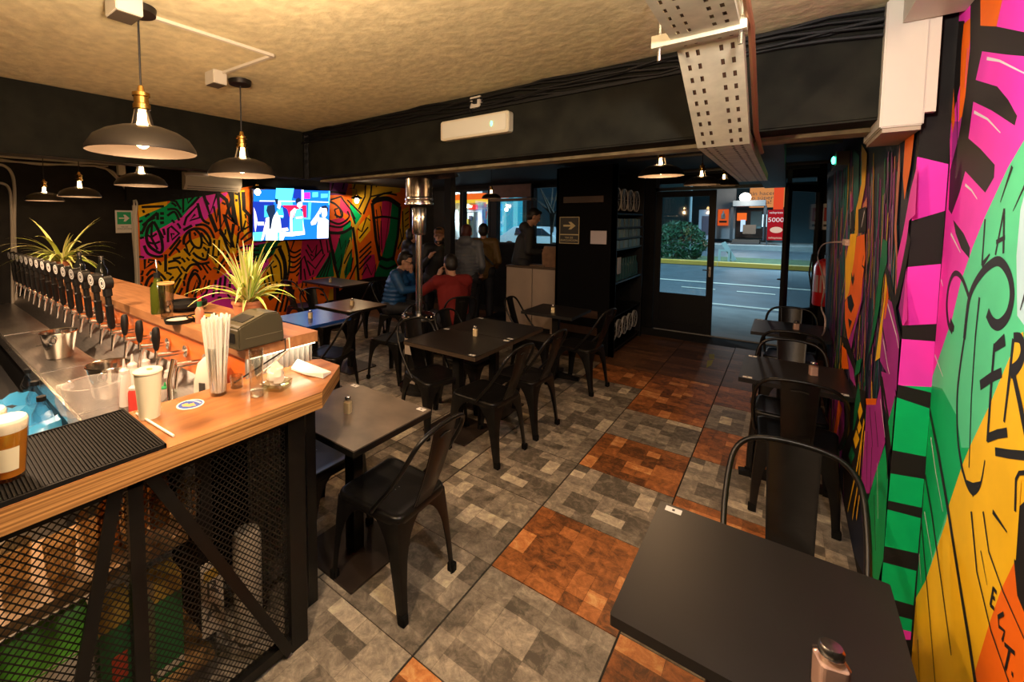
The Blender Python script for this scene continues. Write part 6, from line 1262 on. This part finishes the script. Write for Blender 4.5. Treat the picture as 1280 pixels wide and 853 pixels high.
# guard rail and leaning post
rl = thing('guard_rail', 'low metal guard rail with a leaning stay on the median', 'rail', gp(902, 17.5)); r2 = MB(); RLM = mat('rail_pale', (.30, .38, .36), .5)
e0 = on('y', 899, 327, 21.5) - rl.location; e1 = on('y', 911, 327, 21.5) - rl.location; tp_ = on('y', 905, 312, 21.5).z
for e in (e0, e1): MB().box(e.x - .04, e.x + .04, e.y - .04, e.y + .04, .1, tp_).build('post', RLM, rl)
MB().box(e0.x, e1.x, e0.y - .03, e0.y + .03, tp_ - .08, tp_).build('top_rail', RLM, rl); a, b = on('y', 904, 303, 21.6) - rl.location, on('y', 918, 326, 21.6) - rl.location; MB().bar(a, b, .16, .06, (0, 1, 0)).build('stay', RLM, rl)
# shop opposite
YS2 = 36.0
def sx(u, v, y=YS2): return on('y', u, v, y)
shp = thing('shop_building', 'low shop across the street with orange sign and lit interior', 'building', (sx(940, 300).x, YS2, 0)); so = shp.location.copy()
def sbx(name, u0, v0, u1, v1, m, y0=0, y1=.3, par=shp, z0=None):
    a, b = sx(u0, v0), sx(u1, v1); return MB().box(a.x - so.x, b.x - so.x, y0, y1, b.z if z0 is None else z0, a.z).build(name, m, par)
GW = mat('shop_grey', (.16, .17, .18), .6); DKF = mat('shop_frame', (.03, .035, .04), .5)
sbx('wall', 820, 225, 1040, 300, mat('shop_wall', (.06, .13, .15), .7), 3.2, 3.5, z0=0); sbx('grey_front', 896, 228, 918, 299, GW, .0, .25); sbx('floor_step', 917, 299, 950, 304.5, mat('step_brown', (.08, .055, .04), .7), -1.2, 1.0); sbx('step_riser', 917, 302, 950, 305, mat('step_dark', (.05, .035, .03), .7), -1.6, -1.2)
sbx('sign_fascia', 938, 231, 980, 259, emis('sign_orange', (.55, .22, .07), .75), -.1, .1); sbx('red_fins', 968, 232, 979, 262, emis('sign_red_lit', (.62, .06, .02), .8), -.2, -.1)
for k, (ln, v) in enumerate((('sin hacer', 242), ('o súper', 247.5), ('pizzas!', 253))):
    p = sx(953, v, YS2 - .12); text('lettering', ln, (p.x - so.x, p.y - so.y, p.z), .36, INK, shp)
sbx('shop_back', 916, 262, 968, 300, mat('shop_inside', (.16, .14, .12), .7), 3.0, 3.1); sbx('canopy', 919, 252, 958, 258, mat('canopy', (.12, .14, .15), .5), -1.5, .6)
for u in (916, 956): sbx('post', u, 258, u + 1.6, 300, DKF, -1.3, -1.15)
sbx('lit_orange', 919, 266, 931, 276, emis('lit_orange', (.70, .12, .02), .9), 1.5, 1.6); sbx('lit_panel', 937, 264, 950, 286, mat('fridge_teal', (.12, .26, .28), .4), 1.5, 2); sbx('lit_door', 952, 268, 957, 284, emis('lit_white', (.55, .85, 1), 1.4), 1.5, 1.6); sbx('lit_magenta', 953, 276, 955, 281, emis('lit_pink', (1, .05, .2), 1.2), 1.3, 1.4)
sbx('lit_counter', 925, 275, 930, 290, emis('lit_blue', (.5, .7, .95), .8), .6, .9)
tag(MB().box(sx(930, 283).x, sx(946, 283).x, YS2 - 1.0, YS2 - .7, sx(930, 292).z, sx(930, 281).z).build('bench', mat('bench_wood', (.14, .08, .05), .6)), 'wooden bench on the steps of the lit shop', 'bench')
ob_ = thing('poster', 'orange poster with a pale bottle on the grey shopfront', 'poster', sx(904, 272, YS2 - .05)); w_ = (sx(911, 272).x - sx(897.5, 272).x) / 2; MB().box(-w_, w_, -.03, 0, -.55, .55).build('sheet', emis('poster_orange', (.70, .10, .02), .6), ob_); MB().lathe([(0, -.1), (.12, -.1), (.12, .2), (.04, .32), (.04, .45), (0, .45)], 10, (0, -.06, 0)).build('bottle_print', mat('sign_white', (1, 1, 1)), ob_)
MB().box(-w_ * .7, w_ * .7, -.04, -.03, -.35, -.22).build('print_band', INK, ob_)
rp = thing('pizza_banner', 'tall red banner with a pizza and the price 5000', 'banner', sx(969.5, 281.5, YS2 - 1.7)); a, b = sx(960.5, 263, YS2 - 1.7), sx(979, 301, YS2 - 1.7); w_, h_ = (b.x - a.x) / 2, (a.z - b.z) / 2
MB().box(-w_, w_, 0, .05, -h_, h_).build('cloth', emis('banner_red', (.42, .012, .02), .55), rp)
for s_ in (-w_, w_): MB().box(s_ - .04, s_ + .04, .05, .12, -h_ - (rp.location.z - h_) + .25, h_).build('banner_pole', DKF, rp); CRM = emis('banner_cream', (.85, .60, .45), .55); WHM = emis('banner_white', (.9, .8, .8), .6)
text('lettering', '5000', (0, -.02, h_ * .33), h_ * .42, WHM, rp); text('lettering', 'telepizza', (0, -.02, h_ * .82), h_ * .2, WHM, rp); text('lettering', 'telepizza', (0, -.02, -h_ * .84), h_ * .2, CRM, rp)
MB().lathe([(0, 0), (w_ * .72, 0), (w_ * .78, .03), (0, .04)], 24, (w_ * .1, -.02, -h_ * .32), M=None).build('pizza_print', CRM, rp).rotation_euler = (0, 0, 0)
bpy.data.objects['pizza_print'].data.transform(Matrix.Translation((0, -.03, -h_ * .32)) @ Matrix.Diagonal((1, .02, .62, 1)) @ Matrix.Rotation(math.pi / 2, 4, 'X') @ Matrix.Translation((0, .02, h_ * .32)))
fl = thing('floodlight', 'bright white floodlight over the shop canopy', 'floodlight', sx(931.5, 247, YS2 - 1.0)); MB().sphere((0, 0, 0), .30, 12, 8).build('lens', emis('flood', (1, .93, .85), 9), fl, True); MB().box(-.25, .25, .1, .3, -.2, .2).build('housing', DKF, fl)
lamp('flood_beam', 'POINT', sx(931, 250, YS2 - 2.6), 130, (1, .92, .82), .3)
# left of the shop behind the bush
ps_ = thing('street_poster', 'pale poster stand across the street right of the bush', 'poster', sx(882, 282, 33)); MB().box(-.38, .5, 0, .1, -1.3, 1.0).build('board', mat('poster_pale', (.42, .40, .44), .6), ps_); MB().box(-.2, .45, -.02, 0, -.6, .6).build('picture', mat('poster_dark', (.12, .08, .10), .6), ps_)
for u, lab in ((861, 'pale lamp post across the street behind the bush'),): tag(MB().tube([gp(u, 26, 0), gp(u, 26, 6)], .10, 8).build('lamp_post', mat('post_pale', (.22, .28, .29), .6)), lab, 'post')
wb2 = sx(845, 280, 40); tag(MB().box(sx(820, 280, 40).x - 8, sx(896, 280, 40).x, 40, 44, 0, 8).build('teal_building', mat('teal_wall', (.05, .14, .16), .7)), 'dark teal building behind the bush', 'building')
# ---- filling station seen through the windows
def fs(u, v, y): return on('y', u, v, y)
YG = 27.0
gs = thing('filling_station', 'lit filling station with an orange and yellow canopy across the street', 'filling station', (fs(580, 300, YG).x, YG, 0)); go = gs.location.copy()
def gbx(name, u0, v0, u1, v1, m, dy=0, th=.4, z0=None):
    a, b = fs(u0, v0, YG + dy), fs(u1, v1, YG + dy); return MB().box(a.x - go.x, b.x - go.x, dy, dy + th, b.z if z0 is None else z0, a.z).build(name, m, gs)
ca, cb_ = fs(535, 236, YG), fs(606, 244, YG)
for nm, z0_, z1_, m_ in (('canopy_yellow', 0.0, .18, emis('can_yellow', (1, .62, .05), .9)), ('canopy_orange', .18, .62, emis('can_orange', (1, .16, .02), .9)), ('canopy_roof', .62, 1.5, mat('can_white', (.5, .5, .5), .5))):
    zb_ = fs(560, 254, YG).z; MB().box(ca.x - go.x - 2, cb_.x - go.x, -.3, 6, zb_ + z0_, zb_ + z1_).build(nm, m_, gs)
WHT = mat('station_white', (.62, .66, .68), .5); 
for u in (571, 600): gbx('canopy_column', u - 2.2, 246, u + 2.2, 305, WHT, .4, .5, 0)
gbx('station_shop', 540, 252, 618, 296, mat('station_blue', (.05, .16, .24), .5), 6, .4, 0); gbx('red_sign', 586, 256, 596, 262, emis('st_red', (.85, .03, .02), 1.0), .3, .1); gbx('red_sign_band', 583, 254, 598, 265, WHT, .45, .1); gbx('lit_window', 548, 266, 556, 280, emis('st_lit', (.6, .85, 1), .7), 5.8, .1); gbx('lit_window', 604, 262, 614, 284, emis('st_lit'), 5.8, .1)
for u, yv in ((548, 0), (586, 0)):
    gbx('fuel_pump', u - 1.5, 266, u + 6, 296, WHT, -.4, .5, 0); gbx('pump_screen', u, 270, u + 4, 276, mat('screen_dark', (.03, .06, .1), .3), -.45, .04); gbx('pump_yellow_post', u - 3, 274, u - .8, 298, mat('pump_yellow', (.75, .45, .03), .5), -.6, .3, 0)
tag(MB().box(-45, -13, 30.5, 31, 0, 4.2).build('station_wall', mat('station_blue', (1, 1, 1))), 'blue lit wall behind the filling station', 'wall')
tb_ = thing('lit_cyan_building', 'bright cyan lit column front right of the filling station', 'building', fs(636, 300, 25)); a, b = fs(625, 248, 25), fs(648, 305, 25); MB().box(a.x - tb_.location.x, b.x - tb_.location.x, 0, .5, -tb_.location.z, a.z - tb_.location.z).build('facade', emis('cyan_lit', (.03, .33, .50), .8), tb_)
for u in (630, 644): p = fs(u, 270, 24.9) - tb_.location; MB().box(p.x - .12, p.x + .12, -.15, 0, -tb_.location.z, a.z - tb_.location.z).build('pillar', emis('cyan_bright', (.12, .50, .62), .9), tb_)
MB().sphere(fs(633, 262, 24.8) - tb_.location, .12, 8, 6).build('lamp', emis('flood', (1, 1, 1), 1), tb_)
t = thing('street_tree', 'bare street tree by the right window', 'tree', gp(690, 17)); tm = MB(); rs = random.Random(4)
for k in range(9): tm.tube([(0, 0, 0 if k == 0 else 1.3), (rs.uniform(-.1, .1), 0, 2.0), (rs.uniform(-.8, .8), rs.uniform(-.5, .5), rs.uniform(2.4, 3.6))], [.05, .04, .01], 5)
tm.build('trunk', mat('bark', (1, 1, 1)), t)
cr = thing('white_car', 'white parked car seen through the window right of the standing man', 'car', fs(672, 297, 22)); cr.location.z = 0
CW = mat('car_white', (.55, .60, .62), .25); MB().prism([(x_, z_) for x_, z_ in ((-2.0, .35), (2.0, .35), (2.05, .8), (1.3, .95), (.7, 1.42), (-1.0, 1.45), (-1.7, .98), (-2.05, .85))], -.8, .8, Matrix(((1, 0, 0, 0), (0, 0, -1, 0), (0, 1, 0, 0), (0, 0, 0, 1)))).build('body', CW, cr, bevel=.05)
MB().prism([(x_, z_) for x_, z_ in ((-.95, 1.0), (1.1, 1.0), (.62, 1.36), (-.85, 1.38))], -.82, .82, Matrix(((1, 0, 0, 0), (0, 0, -1, 0), (0, 1, 0, 0), (0, 0, 0, 1)))).build('side_window', mat('car_glass', (.02, .03, .04), .1), cr); MB().box(-.3, .3, -.85, -.81, .62, .82).build('door_mark', mat('mark_red', (.5, .05, .03), .5), cr)
for x_ in (-1.25, 1.25):
    for y_ in (-.82, .62): MB().lathe([(0, 0), (.32, 0), (.34, .05), (.34, .15), (.32, .2), (0, .2)], 18, M=Matrix.Translation((x_, y_ + .2, .34)) @ Matrix.Rotation(math.pi / 2, 4, 'X')).build('wheel', RUBBER, cr, True)
tag(MB().box(-30, -6, 38, 40, 0, 9).build('far_building', mat('far_teal', (.04, .11, .13), .7)), 'dark teal building beyond the street tree', 'building')
